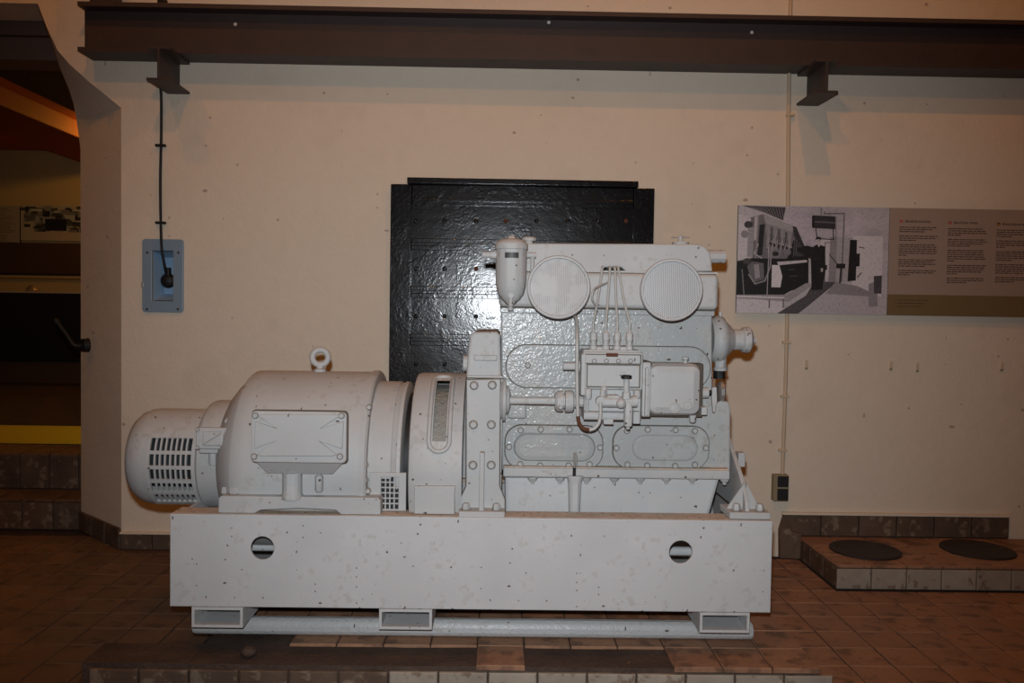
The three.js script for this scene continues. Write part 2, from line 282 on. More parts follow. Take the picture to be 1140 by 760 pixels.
// ------------------------------------------------------------------ passage on the left: steps, ceiling beams, far wall
{
  const x0 = -5.2, x1 = CX + 0.02, Z1 = -0.335, Z2 = -0.60, Z3 = -0.92;
  const y1 = Y(45, 556, Z1), y2 = Y(45, 505, Z2), y3 = Y(45, 473, Z3);
  const st = struct('stair_steps', [block(x0, x1, 0, y1 - 0.012, Z2 - 0.4, Z1 - 0.012), block(x0, x1, 0, y2 - 0.012, Z3 - 0.4, Z2 - 0.012), block(x0, x1, 0, y3, -7, Z3 - 0.006)], M.grout, 'tiled steps leading up into the dark passage');
  const riser1 = variants(0.158, y1 - 0.016, 0.012, 4), riser2 = variants(0.158, y2 - y1 - 0.01, 0.012, 4), tr = variants(T, 0.255, 0.012, 4), tr2 = variants(T, 0.31, 0.012, 4);
  for (let i = 0; i < 11; i++) {
    const x = x1 - 0.09 - i * 0.163;
    copyOf('tile', pick(riser1), pick(M.grimeAndDim), st, x, (y1 - 0.016) / 2, Z1, Math.PI / 2);  // dark riser colour stands in for the weak light on the steps
    copyOf('tile', pick(riser2), pick(M.grimeAndDim), st, x, (y1 + y2) / 2 - 0.004, Z2, Math.PI / 2);
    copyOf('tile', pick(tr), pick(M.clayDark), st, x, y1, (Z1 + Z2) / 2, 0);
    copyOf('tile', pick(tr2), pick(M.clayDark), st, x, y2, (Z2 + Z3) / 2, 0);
  }
  part('warning_stripe', block(x0, x1, y2 + 0.004, y3 - 0.004, Z3 - 0.006, Z3), M.yellow, st).userData.label = 'yellow painted riser of the top step';
  struct('wall_passage_end', block(-6.2, -2.0, 0, 5, -5.3, -5.1), std({ color: 0xc8b078, roughness: 0.8 }), 'dim ochre wall at the end of the passage');
  struct('wall_passage_right', block(CX, CX + 0.2, 0, 3.2, -5.1, -0.76), M.wall, 'side wall of the dark passage');
  const ceilY = 2.86; struct('ceiling_passage', block(-6.2, -2.0, ceilY, ceilY + 0.2, -5.3, -0.55), std({ color: 0xb4591e, roughness: 0.8 }), 'passage ceiling between the beams with orange lamp glow put into its colour');  // ceiling colour carries the orange glow of the lamp
  // beams running into the passage; orange lamp glow put into the left beam colour
  single('ceiling_beam', block(-3.22, -2.62, 2.627, ceilY - 0.001, -5.09, -0.56, 0.01), M.brown, 'dark ceiling beam running into the passage nearest the wall reveal', 'beam');
  single('ceiling_beam', block(-4.5, -3.86, 2.705, ceilY - 0.001, -5.09, -0.56, 0.01), std({ color: 0x8f4310, roughness: 0.7 }), 'ceiling beam at the left picture edge with orange lamp glow put into its colour', 'beam');
  const q = rect(-20, 4, 60, 65, -0.3);
  const li = thing('lintel', 'dark brown steel lintel across the top of the passage opening', 'lintel', V(-3.6, q.y0, -0.35));
  const mid = (q.y0 + q.y1) / 2 - 0.02;
  part('lower_member', block(-6, -2.30, q.y0, mid - 0.002, -0.52, -0.32, 0.006), M.lintel, li);
  part('upper_member', block(-6, -2.30, mid + 0.002, q.y1, -0.52, -0.3, 0.006), M.lintel, li);
  // display case at the far end
  const cz = -3.6, c = thing('display_case', 'dark glass topped museum display case in the passage', 'display case', V(-4.2, y3, cz));
  const yb = Y(40, 402, cz), yt = Y(40, 326, cz), yg = Y(40, 306, cz);
  part('plinth', block(-5.15, -3.0, y3, yb, cz - 0.6, cz - 0.03, 0.005), M.wood, c); part('cabinet', block(-5.2, -2.95, yb, yt, cz - 0.65, cz, 0.006), M.rubber, c);
  part('display_tray', block(-5.16, -2.99, yt, yt + 0.012, cz - 0.6, cz - 0.02, 0), M.cream, c);
  const gl = part('glass_cover', [block(-5.17, -2.98, yt, yg, cz - 0.012, cz - 0.006), block(-5.17, -2.98, yg - 0.006, yg, cz - 0.62, cz - 0.006)], M.glass, c);
  part('rail', block(-5.18, -2.97, yg - 0.004, yg + 0.014, cz - 0.014, cz - 0.002, 0.002), M.dark, c);
  const obj1 = spot(36, 319, cz - 0.3); single('small_exhibit', [latheY([[0, 0], [0, 0.05], [0.02, 0.06], [0.06, 0.03], [0.07, 0]].map(([a, b]) => [a + yt + 0.013, b]), obj1.x, cz - 0.3)], M.steel, 'small metal exhibit under the glass of the display case', 'exhibit');
  // posters on the end wall
  const pz = -5.1, canvas = (w, h) => { const k = document.createElement('canvas'); k.width = w; k.height = h; return [k, k.getContext('2d')]; };
  const [k1, g1] = canvas(256, 200); g1.fillStyle = '#b3a98e'; g1.fillRect(0, 0, 256, 200);
  for (let i = 0; i < 150; i++) { const s = Math.floor(20 + rnd() * 170); g1.fillStyle = `rgb(${s},${s},${Math.floor(s * 0.92)})`; g1.fillRect(rnd() * 240, rnd() * 140, 8 + rnd() * 38, 6 + rnd() * 30); }
  g1.fillStyle = '#161512'; g1.fillRect(90, 75, 80, 68); g1.fillStyle = '#b3a98e'; g1.fillRect(0, 150, 256, 50);
  const [k2, g2] = canvas(256, 256); g2.fillStyle = '#a59c86'; g2.fillRect(0, 0, 256, 256); g2.fillStyle = '#6d6657'; for (let i = 0; i < 26; i++) g2.fillRect(20, 14 + i * 9, 150 + rnd() * 66, 3);
  const print = k => { const t = new THREE.CanvasTexture(k); t.colorSpace = THREE.SRGBColorSpace; return std({ map: t, roughness: 0.6 }); };
  const poster = (u0, v0, u1, v1, mat, label) => {
    const r = rect(u0, v0, u1, v1, pz + 0.03), o = thing('poster', label, 'poster', V((r.x0 + r.x1) / 2, r.y0, pz + 0.015));
    part('board', block(r.x0, r.x1, r.y0, r.y1, pz + 0.001, pz + 0.028), M.dark, o);
    part('print', new THREE.PlaneGeometry(r.x1 - r.x0, r.y1 - r.y0).translate((r.x0 + r.x1) / 2, (r.y0 + r.y1) / 2, pz + 0.0295), mat, o, true);
  };
  poster(23, 229, 100, 268, print(k1), 'dim photograph poster on the passage end wall');
  poster(-30, 229, 22, 282, print(k2), 'pale text panel at the left edge on the passage end wall');
  single('dark_panel', block(X(0, 295, -5) - 0.6, X(100, 295, -5), Y(40, 306, -5), Y(40, 270, -5), pz + 0.03, pz + 0.07, 0.004), M.wood, 'dark wall panel below the passage posters', 'panel');
  // dim lamp lighting the passage ceiling
  [[-1.15, 0.75, 'near'], [-3.9, 0.95, 'far']].forEach(([lz, cd, w]) => {
    const lx = -3.54, ly = 2.80, lm = thing('ceiling_lamp', `small warm ceiling lamp behind the dark beam at the ${w} end of the passage`, 'lamp', V(lx, ly, lz));
    part('bulb', new THREE.SphereGeometry(0.03, 16, 12).translate(lx, ly, lz), M.lamp, lm); part('holder', rodY(ly + 0.02, ceilY, 0.02, lx, lz), M.dark, lm);
    const pl = new THREE.PointLight(new THREE.Color(1, 0.47, 0.06), cd, 0, 2); pl.position.set(0, -0.045, 0.0); pl.castShadow = true; lm.add(pl);
  });
}
// ------------------------------------------------------------------ lamps of the hall
for (const [x, y, z, cd] of LAMPS) {
  const which = z > 3 ? 'hanging lamp with enamel shade behind the viewer' : x < 0 ? 'hanging lamp with enamel shade above the left end of the machine' : 'hanging lamp with enamel shade above the right end of the machine';
  const l = thing('pendant_lamp', which, 'lamp', V(x, y, z));
  part('shade', latheY([[y + 0.02, 0.16], [y + 0.09, 0.12], [y + 0.15, 0.05], [y + 0.17, 0.03]], x, z, 32), M.enamel, l);
  part('rod', rodY(y + 0.165, 5.0, 0.009, x, z, 10), M.dark, l);
  part('bulb', new THREE.SphereGeometry(0.035, 20, 14).translate(x, y + 0.03, z), M.lamp, l);
  const p = new THREE.PointLight(WARM, cd, 0, 2); p.position.set(0, -0.02, 0); p.castShadow = true; p.shadow.radius = 1.4; p.shadow.mapSize.set(1024, 1024); l.add(p);
}
// ------------------------------------------------------------------ steel beam on its stubs
function iShape(w, h, tw, tf) { const a = w / 2, b = h / 2, c = tw / 2; return poly([[-a, -b], [a, -b], [a, -b + tf], [c, -b + tf], [c, b - tf], [a, b - tf], [a, b], [-a, b], [-a, b - tf], [-c, b - tf], [-c, -b + tf], [-a, -b + tf]]); }
const beamY0 = 2.342, beamY1 = 2.568, beamX0 = X(86, 40, 0.145);
{
  const h = beamY1 - beamY0, g = plate(iShape(0.143, h, 0.012, 0.02), 0, 4.55 - beamX0, 0.002).rotateY(Math.PI / 2).translate(beamX0, (beamY0 + beamY1) / 2, 0.0735);
  const b = thing('steel_beam', 'long dark brown steel beam across the top of the wall', 'beam', V((beamX0 + 4.55) / 2, beamY0, 0.0735));
  part('girder', g, M.brown, b);
  const dot = new THREE.CircleGeometry(0.008, 12), dm = std({ color: 0xd8cfc2, roughness: 0.6 });
  for (const [u, v] of [[262, 27], [611, 25], [837, 36]]) { const p = spot(u, v, 0.0800); copyOf('paint_dot', dot, dm, b, p.x, p.y, 0.0805); }
  for (const [u, n] of [[176, 0], [921, 1]]) {
    const x = X(u, 80, 0.24), s = plate(iShape(0.105, 0.15, 0.01, 0.011), 0.001, 0.24, 0.0015).translate(x, beamY0 - 0.0755, 0);
    single('beam_bracket', s, M.brown, n ? 'short steel stub holding the beam beside the grey conduit' : 'short steel stub holding the beam above the black cable', 'bracket', 'stubs under the beam');
  }
  const px = X(118, 0, 0.075); single('steel_post', block(px - 0.055, px + 0.055, beamY1 + 0.001, 5, 0.03, 0.12, 0.004), M.brown, 'brown steel post standing on the left end of the beam', 'post');
  const kp = spot(181, 0, 0.06); single('cable_clamp', block(kp.x - 0.02, kp.x + 0.02, beamY1 + 0.001, beamY1 + 0.05, 0.04, 0.08, 0.01), M.rubber, 'small black clamp on top of the beam', 'clamp');
}
// ------------------------------------------------------------------ black cable, plug and blue socket plate
{
  const q = rect(158, 266, 204, 347.5, 0.012), h = rect(169, 279, 193, 335, 0.012), s = thing('socket_plate', 'blue grey recessed socket plate on the wall at left', 'socket', V((q.x0 + q.x1) / 2, q.y0, 0));
  part('plate', plate(new THREE.Shape(rounded(q.x0, q.x1, q.y0, q.y1, 0.016).getPoints(6)), 0.0005, 0.012, 0.003), M.socket, s).visible = true;
  s.remove(s.children[0]);
  const sh = rounded(q.x0, q.x1, q.y0, q.y1, 0.016); sh.holes.push(roundedHole(h.x0, h.x1, h.y0, h.y1, 0.004));
  part('plate', plate(sh, 0.0005, 0.012, 0.003), M.socket, s);
  const d = -0.07, e = 0.003, i = 0.028, pos = [], Q = (a, b, c, f) => pos.push(...a, ...b, ...c, ...a, ...c, ...f);   // sloped well
  const o = [[h.x0 + e, h.y0 + e, 0.003], [h.x1 - e, h.y0 + e, 0.003], [h.x1 - e, h.y1 - e, 0.003], [h.x0 + e, h.y1 - e, 0.003]], n = [[h.x0 + i, h.y0 + 0.035, d], [h.x1 - 0.006, h.y0 + 0.035, d], [h.x1 - 0.006, h.y1 - i, d], [h.x0 + i, h.y1 - i, d]];
  for (let k = 0; k < 4; k++) { const j = (k + 1) % 4; Q(o[k], o[j], n[j], n[k]); } Q(n[0], n[1], n[2], n[3]);
  const wg = new THREE.BufferGeometry(); wg.setAttribute('position', new THREE.Float32BufferAttribute(pos, 3)); wg.computeVertexNormals();
  part('recess', wg, M.bluish, s);
  const sg = new THREE.CylinderGeometry(0.006, 0.006, 0.004, 12).rotateX(Math.PI / 2);
  for (const [u, v] of [[164, 281], [198.5, 281], [163.5, 344], [198, 344]]) { const p = spot(u, v, 0.013); copyOf('screw', sg, M.screw, s, p.x, p.y, 0.0132); }
  part('latch', block(q.x0 - 0.002, q.x0 + 0.008, Y(160, 320, 0), Y(160, 314, 0), 0.004, 0.016, 0.003), M.steel, s);
  const c = thing('power_cable', 'black power cable hanging from the beam with a round plug', 'cable', V(X(180, 300, 0.03), Y(180, 322, 0), 0.03));
  const pts = [[178, 88, 0.03], [179.5, 110, 0.02], [179.5, 150, 0.014], [178.5, 200, 0.013], [179, 248, 0.014], [180, 276, 0.022], [183, 294, 0.012], [185, 304, -0.01]].map(p => spot(...p));
  part('cord', tube(pts, 0.0068, 60, 8), M.rubber, c);
  const pc = spot(184, 312, 0); part('plug', [new THREE.SphereGeometry(0.036, 24, 16).scale(1, 1, 0.7).translate(pc.x, pc.y, -0.034), rodY(pc.y + 0.025, pc.y + 0.062, 0.015, pc.x + 0.004, -0.022, 16)], M.rubber, c);
  for (const v of [162, 248]) { const p = spot(179, v, 0.01); part('clip', block(p.x - 0.024, p.x + 0.024, p.y - 0.006, p.y + 0.006, 0.001, 0.022, 0.003), M.rubber, c); }
}
// ------------------------------------------------------------------ black riveted steel hatch
{
  const q = rect(434, 207, 727, 400, 0.03); q.y0 = 0.35; q.x0 = X(434, 300, 0.03);
  const d = thing('steel_hatch', 'black painted riveted steel hatch in the wall behind the engine', 'hatch', V((q.x0 + q.x1) / 2, q.y0, 0.02));
  part('panel', block(q.x0 + 0.02, q.x1 - 0.02, q.y0, q.y1 - 0.02, 0.001, 0.018), M.black, d);
  part('stile', block(q.x0, q.x0 + 0.10, q.y0, q.y1, 0.001, 0.03, 0.004), M.black, d); part('stile', block(q.x1 - 0.10, q.x1, q.y0, q.y1, 0.001, 0.03, 0.004), M.black, d);
  part('top_rail', block(q.x0 + 0.10, q.x1 - 0.10, q.y1 - 0.075, q.y1, 0.001, 0.028, 0.004), M.black, d);
  const t = rect(453, 200, 711, 207, 0.05); part('drip_strip', block(t.x0, t.x1, q.y1 + 0.0, q.y1 + 0.03, 0.001, 0.05, 0.005), M.black, d);
  for (const v of [222, 272, 325, 378, 431, 484, 537]) {                        // flat bars with a double edge
    const y = Y(480, v, 0.02); if (y < q.y0 + 0.05) continue;
    part('cross_bar', [block(q.x0 + 0.10, q.x1 - 0.10, y - 0.028, y + 0.028, 0.010, 0.026, 0.003), block(q.x0 + 0.10, q.x1 - 0.10, y - 0.009, y + 0.009, 0.02, 0.034, 0.003)], M.black, d);
  }
  const rg = new THREE.SphereGeometry(0.011, 12, 8).scale(1, 1, 0.5);
  for (const v of [246, 299, 352, 405]) for (const u of [463, 495, 530, 563, 597, 632, 666, 697]) { const p = spot(u, v, 0.018); copyOf('rivet', rg, rnd() < 0.55 ? M.rust : M.black, d, p.x, p.y - (p.x - q.x0) * 0.0, 0.018); }
}
// ------------------------------------------------------------------ information board with printed photograph and text
{
  const z1 = 0.03, r = { x0: X(820.5, 288, z1), x1: X(989, 290, z1), y0: Y(980, 350.5, z1), y1: Y(980, 231, z1) }, xe = X(1168, 300, z1);
  const cv = (w, h) => { const k = document.createElement('canvas'); k.width = w; k.height = h; return [k, k.getContext('2d')]; };
  const [k, g] = cv(1024, 754); g.scale(1024 / 915, 754 / 674);
  // coordinates of the print: 915 x 674
  const P = (fill, ...pts) => { g.fillStyle = fill; g.beginPath(); pts.forEach(([x, y], i) => i ? g.lineTo(x, y) : g.moveTo(x, y)); g.closePath(); g.fill(); };
  const L = (col, w, ...pts) => { g.strokeStyle = col; g.lineWidth = w; g.beginPath(); pts.forEach(([x, y], i) => i ? g.lineTo(x, y) : g.moveTo(x, y)); g.stroke(); };
  P('#b9b6bb', [0, 0], [915, 0], [915, 674], [0, 674]);
  for (let i = 0; i < 60; i++) { g.fillStyle = `rgba(${rnd() < 0.5 ? '90,90,95' : '215,212,216'},0.06)`; g.beginPath(); g.ellipse(300 + rnd() * 600, rnd() * 300, 40 + rnd() * 90, 20 + rnd() * 50, 0, 0, 6.3); g.fill(); }
  P('#3a393b', [20, 0], [285, 8], [270, 90], [160, 45]); for (let i = 0; i < 12; i++) L('#a9a6aa', 2, [60 + i * 18, 4], [110 + i * 15, 30 + i * 5]);
  P('#c9c6ca', [0, 60], [60, 65], [75, 330], [0, 340]);
  const E = (fill, x, y, rx, ry, t = 0) => { g.fillStyle = fill; g.beginPath(); g.ellipse(x, y, rx, ry, t, 0, 6.3); g.fill(); };
  P('#0e0d0e', [0, 350], [220, 300], [330, 200], [430, 290], [435, 500], [330, 530], [280, 560], [0, 560]);
  P('#6f6d70', [75, 75], [150, 52], [335, 122], [345, 190], [300, 330], [90, 330]); P('#a19fa2', [150, 52], [335, 122], [330, 165], [165, 108]); P('#8a888b', [165, 108], [330, 165], [322, 215], [168, 170]);
  for (let i = 0; i < 7; i++) { const x = 175 + i * 22, y = 120 + i * 8; P(i % 2 ? '#5a585b' : '#949295', [x, y], [x + 14, y + 5], [x + 12, y + 150 - i * 8], [x - 2, y + 146 - i * 8]); }
  for (let i = 0; i < 6; i++) { L('#bdbabd', 3, [190 + i * 26, 190 + i * 10], [185 + i * 24, 300 - i * 3]); E('#2a292b', 195 + i * 26, 240 + i * 6, 7, 12); E('#b3b0b4', 205 + i * 24, 222 + i * 7, 4, 5); }
  E('#c6c3c7', 35, 95, 38, 30); E('#3b3a3c', 62, 120, 26, 22); E('#8b898c', 40, 180, 22, 24); P('#98969a', [60, 140], [98, 135], [92, 320], [58, 325]); P('#b9b6ba', [98, 70], [124, 66], [118, 215], [96, 220]);
  P('#1b1a1c', [130, 120], [160, 115], [150, 310], [120, 312]); L('#c9c6ca', 5, [125, 240], [100, 300], [150, 330]); E('#7f7d80', 230, 300, 34, 26); E('#262527', 230, 300, 20, 15); E('#7a787b', 300, 290, 24, 20); E('#222123', 355, 270, 20, 28); E('#8d8b8e', 360, 225, 10, 26);
  P('#2b2a2b', [330, 125], [352, 130], [405, 250], [405, 312], [330, 322], [345, 220]); for (let i = 0; i < 5; i++) L('#6b696c', 4, [345 + i * 12, 190 + i * 18], [340 + i * 13, 310]);
  P('#6a686b', [60, 380], [90, 350], [160, 360], [165, 460], [110, 480], [80, 450]); P('#9b989b', [100, 370], [130, 365], [140, 450], [110, 460]); E('#403f41', 60, 350, 26, 20);
  P('#d9d6d9', [210, 370], [255, 370], [275, 440], [265, 510], [210, 510]); P('#c4c1c5', [240, 350], [420, 335], [425, 350], [250, 372]);
  L('#8f8d90', 10, [70, 430], [110, 490], [170, 470], [200, 380], [205, 250]); L('#7d7b7e', 7, [30, 400], [45, 560]); L('#a7a4a8', 6, [190, 240], [185, 560]); L('#908e91', 8, [120, 60], [110, 330]);
  L('#0f0f10', 8, [300, 380], [345, 520], [300, 530]); L('#555355', 5, [310, 400], [350, 395]); L('#555355', 5, [320, 440], [365, 435]);
  P('#cfccd0', [0, 590], [280, 580], [300, 674], [0, 674]); P('#9a979b', [0, 560], [300, 555], [420, 480], [470, 485], [320, 600], [0, 580]); L('#d7d4d8', 10, [0, 570], [290, 575]); L('#767477', 9, [285, 580], [285, 640]); L('#5e5c5f', 8, [200, 590], [200, 640]);
  P('#4d4b4e', [470, 470], [610, 470], [380, 674], [250, 674], [420, 560]); P('#8d8a8e', [600, 470], [850, 520], [830, 560], [540, 545]); P('#b4b0b6', [540, 545], [840, 560], [860, 674], [375, 674]);
  P('#c6c3c7', [470, 200], [560, 200], [560, 450], [470, 450]); P('#a9a6aa', [560, 190], [690, 190], [690, 470], [555, 470]); P('#8d8a8d', [560, 190], [600, 190], [600, 470], [555, 470]); P('#d0cdd1', [700, 180], [880, 180], [880, 560], [700, 480]);
  P('#161516', [680, 205], [722, 205], [722, 460], [672, 465]); P('#1c1b1c', [722, 290], [742, 290], [742, 370], [722, 372]);
  P('#2e2d2f', [450, 55], [590, 60], [590, 140], [450, 135]); P('#615f62', [455, 90], [590, 95], [590, 104], [455, 100]); P('#141314', [445, 60], [460, 55], [462, 135], [447, 130]);
  L('#2a292b', 6, [470, 135], [480, 200], [580, 205], [575, 135]); L('#77757a', 8, [500, 10], [500, 60]); L('#6c6a6e', 8, [520, 30], [520, 45], [640, 40], [635, 470]); L('#878589', 7, [590, 60], [595, 220], [530, 225], [525, 360]);
  P('#1d1c1e', [505, 365], [545, 365], [545, 395], [505, 395]); L('#3a383b', 6, [515, 395], [512, 470]); L('#3a383b', 6, [533, 395], [530, 470]); P('#1d1c1e', [600, 355], [655, 355], [655, 385], [600, 385]); L('#1d1c1e', 5, [555, 295], [610, 365]); L('#1d1c1e', 9, [630, 380], [625, 480]);
  L('#2c2b2d', 5, [735, 250], [770, 255]); L('#2c2b2d', 6, [730, 440], [755, 410]); P('#8e8b90', [800, 480], [850, 460], [860, 620], [805, 625]); P('#47454a', [830, 430], [880, 425], [880, 540], [835, 540]);
  // worker in dark overalls leaning on the machine
  P('#121112', [420, 245], [455, 255], [480, 235], [530, 250], [535, 380], [520, 520], [455, 525], [445, 330], [365, 285], [360, 260]); g.fillStyle = '#b5b1b4'; g.beginPath(); g.ellipse(487, 218, 16, 22, 0, 0, 6.3); g.fill(); P('#151415', [468, 208], [478, 188], [502, 192], [506, 210], [490, 203]); P('#c9c5c8', [482, 240], [500, 240], [492, 255]); P('#a8a4a7', [505, 385], [522, 385], [520, 410], [508, 408]);
  for (let i = 0; i < 9000; i++) { g.fillStyle = rnd() < 0.5 ? 'rgba(20,18,20,0.10)' : 'rgba(225,220,226,0.08)'; g.fillRect(rnd() * 915, rnd() * 674, 2 + rnd() * 7, 2 + rnd() * 6); }
  const [k2, h2] = cv(1200, 796), W = xe - r.x1; h2.scale(1200 / (W * 1000), 796 / ((r.y1 - r.y0) * 1000));   // print in millimetres
  const Wm = W * 1000, Hm = (r.y1 - r.y0) * 1000;
  h2.fillStyle = '#a08d7f'; h2.fillRect(0, 0, Wm, Hm); h2.fillStyle = '#756240'; h2.fillRect(0, Hm * 0.805, Wm, Hm * 0.2);
  const heads = ['Maskinrummet', 'Machine room', 'Maschinenraum'], paras = [[3, 3, 6, 4, 3], [4, 4, 6, 5, 3], [4, 4, 5, 5, 3]];
  for (let c = 0; c < 3; c++) {
    const x = 48 + c * 237, y = 66 + c * 3;
    h2.fillStyle = c === 2 ? '#1a1512' : '#a2322a'; h2.fillRect(x, y - 9, 16, 13); if (c === 2) { h2.fillStyle = '#a8321f'; h2.fillRect(x, y - 5.5, 14, 4); h2.fillStyle = '#b88a2a'; h2.fillRect(x, y - 1.5, 14, 3.5); } else { h2.fillStyle = '#c0a294'; h2.fillRect(x + 5, y - 9, 1.6, 13); h2.fillRect(x, y - 3.6, 16, 1.6); if (c === 1) { h2.fillStyle = '#5a3a48'; h2.fillRect(x, y - 9, 3, 3); h2.fillRect(x + 13, y - 9, 3, 3); } }
    h2.fillStyle = '#3a312b'; h2.font = 'bold 17px sans-serif'; h2.fillText(heads[c], x + 26, y + 3);
    let yy = y + 24; h2.fillStyle = 'rgba(48,40,35,0.85)';
    for (const n of paras[c]) { for (let l = 0; l < n; l++) { const end = x + (l === n - 1 ? 40 + rnd() * 100 : 165 + rnd() * 28); for (let q = x; q < end - 6;) { const w = 6 + rnd() * 22; h2.fillRect(q, yy, Math.min(w, end - q), 4.6); q += w + 3.4; } yy += 10.2; } yy += 11; }
  }
  for (let l = 0; l < 3; l++) { h2.fillStyle = '#7a2f22'; h2.fillRect(40, Hm * 0.805 + 24 + l * 15, 6, 5); h2.fillStyle = 'rgba(58,45,30,0.8)'; for (let q = 52; q < 185 - l * 8;) { const w = 6 + rnd() * 20; h2.fillRect(q, Hm * 0.805 + 25 + l * 15, w, 3.6); q += w + 3.4; } }
  const mat = c => { const t = new THREE.CanvasTexture(c); t.colorSpace = THREE.SRGBColorSpace; t.anisotropy = 8; return std({ map: t, roughness: 0.55 }); };
  const b = thing('information_board', 'museum information board with black and white photograph and text columns', 'sign', V((r.x0 + xe) / 2, r.y0, 0.015));
  part('backing', block(r.x0, xe, r.y0, r.y1, 0.0235, z1 - 0.001), M.gauge, b);
  for (const x of [r.x0 + 0.12, r.x1 + 0.2, xe - 0.15]) part('standoff', block(x - 0.03, x + 0.03, r.y0 + 0.05, r.y1 - 0.05, 0.0005, 0.0234), M.gauge, b);
  const face = (x0, x1, m, n, l) => { const o = part(n, new THREE.PlaneGeometry(x1 - x0, r.y1 - r.y0).translate((x0 + x1) / 2, (r.y0 + r.y1) / 2, z1), m, b, true); o.userData.label = l; };
  face(r.x0 + 0.002, r.x1 - 0.001, mat(k), 'photograph_print', 'black and white photograph of a machine room'); face(r.x1 + 0.001, xe - 0.002, mat(k2), 'text_print', 'brown text panel with three columns');
}
// ------------------------------------------------------------------ conduit, double switch, small fittings on the right
{
  const a = spot(880.5, 0, 0.012), bt = spot(871, 528, 0.012), c = thing('cable_conduit', 'thin painted conduit running down the wall to the switch', 'conduit', V(bt.x, bt.y, 0.012));
  part('pipe', tube([V(a.x, 3.6, 0.012), V(a.x, 2.4, 0.012), spot(876, 365, 0.012), bt], 0.009, 30, 10), std({ map: wallTex, color: 0xe6ddcf, roughness: 0.55 }), c);
  for (const [u, v] of [[880, 128], [875.5, 381], [873.5, 441], [871.3, 501]]) { const p = spot(u, v, 0.012); part('clip', block(p.x - 0.02, p.x + 0.02, p.y - 0.006, p.y + 0.006, 0.001, 0.024, 0.003), M.cream, c); }
  const q = rect(862, 528, 879, 558.5, 0.05), s = thing('wall_switch', 'weathered grey double wall switch at the end of the conduit', 'switch', V((q.x0 + q.x1) / 2, q.y0, 0.02));
  part('housing', block(q.x0, q.x1, q.y0, q.y1 - 0.004, 0.001, 0.042, 0.006), M.plasterDark, s);
  const m = (q.y0 + q.y1) / 2, lx = q.x0 + 0.018;
  part('rocker', block(lx, q.x1 - 0.005, m + 0.005, q.y1 - 0.01, 0.038, 0.05, 0.003), M.dark, s); part('rocker', block(lx, q.x1 - 0.005, q.y0 + 0.006, m - 0.005, 0.038, 0.05, 0.003), M.dark, s);
  [[898, 405], [992, 406], [1021.5, 408], [1115.5, 407]].forEach(([u, v], i) => {
    const p = spot(u, v, 0.005), f = thing('wall_fixing', ['small cream wall fixing nearest the conduit', 'small cream wall fixing second from the conduit', 'small cream wall fixing third from the conduit', 'small cream wall fixing farthest from the conduit'][i], 'fixing', V(p.x, p.y - 0.02, 0.004), 'row of fixings under the board');
    part('tab', block(p.x - 0.006, p.x + 0.006, p.y - 0.018, p.y + 0.018, 0.0005, 0.009, 0.002), M.cream, f); part('tip', block(p.x - 0.006, p.x + 0.006, p.y - 0.026, p.y - 0.018, 0.0005, 0.006, 0.001), M.plasterDark, f);
  });
  // dark lever on the reveal
  const lv = thing('wall_lever', 'black lever handle fixed to the slanted reveal', 'lever', spot(96, 390, -0.2));
  const p0 = spot(97, 384, -0.2), n = V(-0.68, 0, 0.73), pe = spot(63, 358, -0.16), e0 = p0.clone().addScaledVector(n, 0.06);
  part('mount', new THREE.CylinderGeometry(0.032, 0.036, 0.03, 20).rotateX(Math.PI / 2).rotateY(-0.75).translate(p0.x + n.x * 0.01, p0.y, p0.z + n.z * 0.01), M.rubber, lv);
  part('arm', [tube([p0, e0, e0.clone().lerp(pe, 0.5), pe], 0.010, 20, 10)], M.rubber, lv);
  part('grip', new THREE.SphereGeometry(0.016, 14, 10).translate(pe.x, pe.y, pe.z), M.rubber, lv);
}
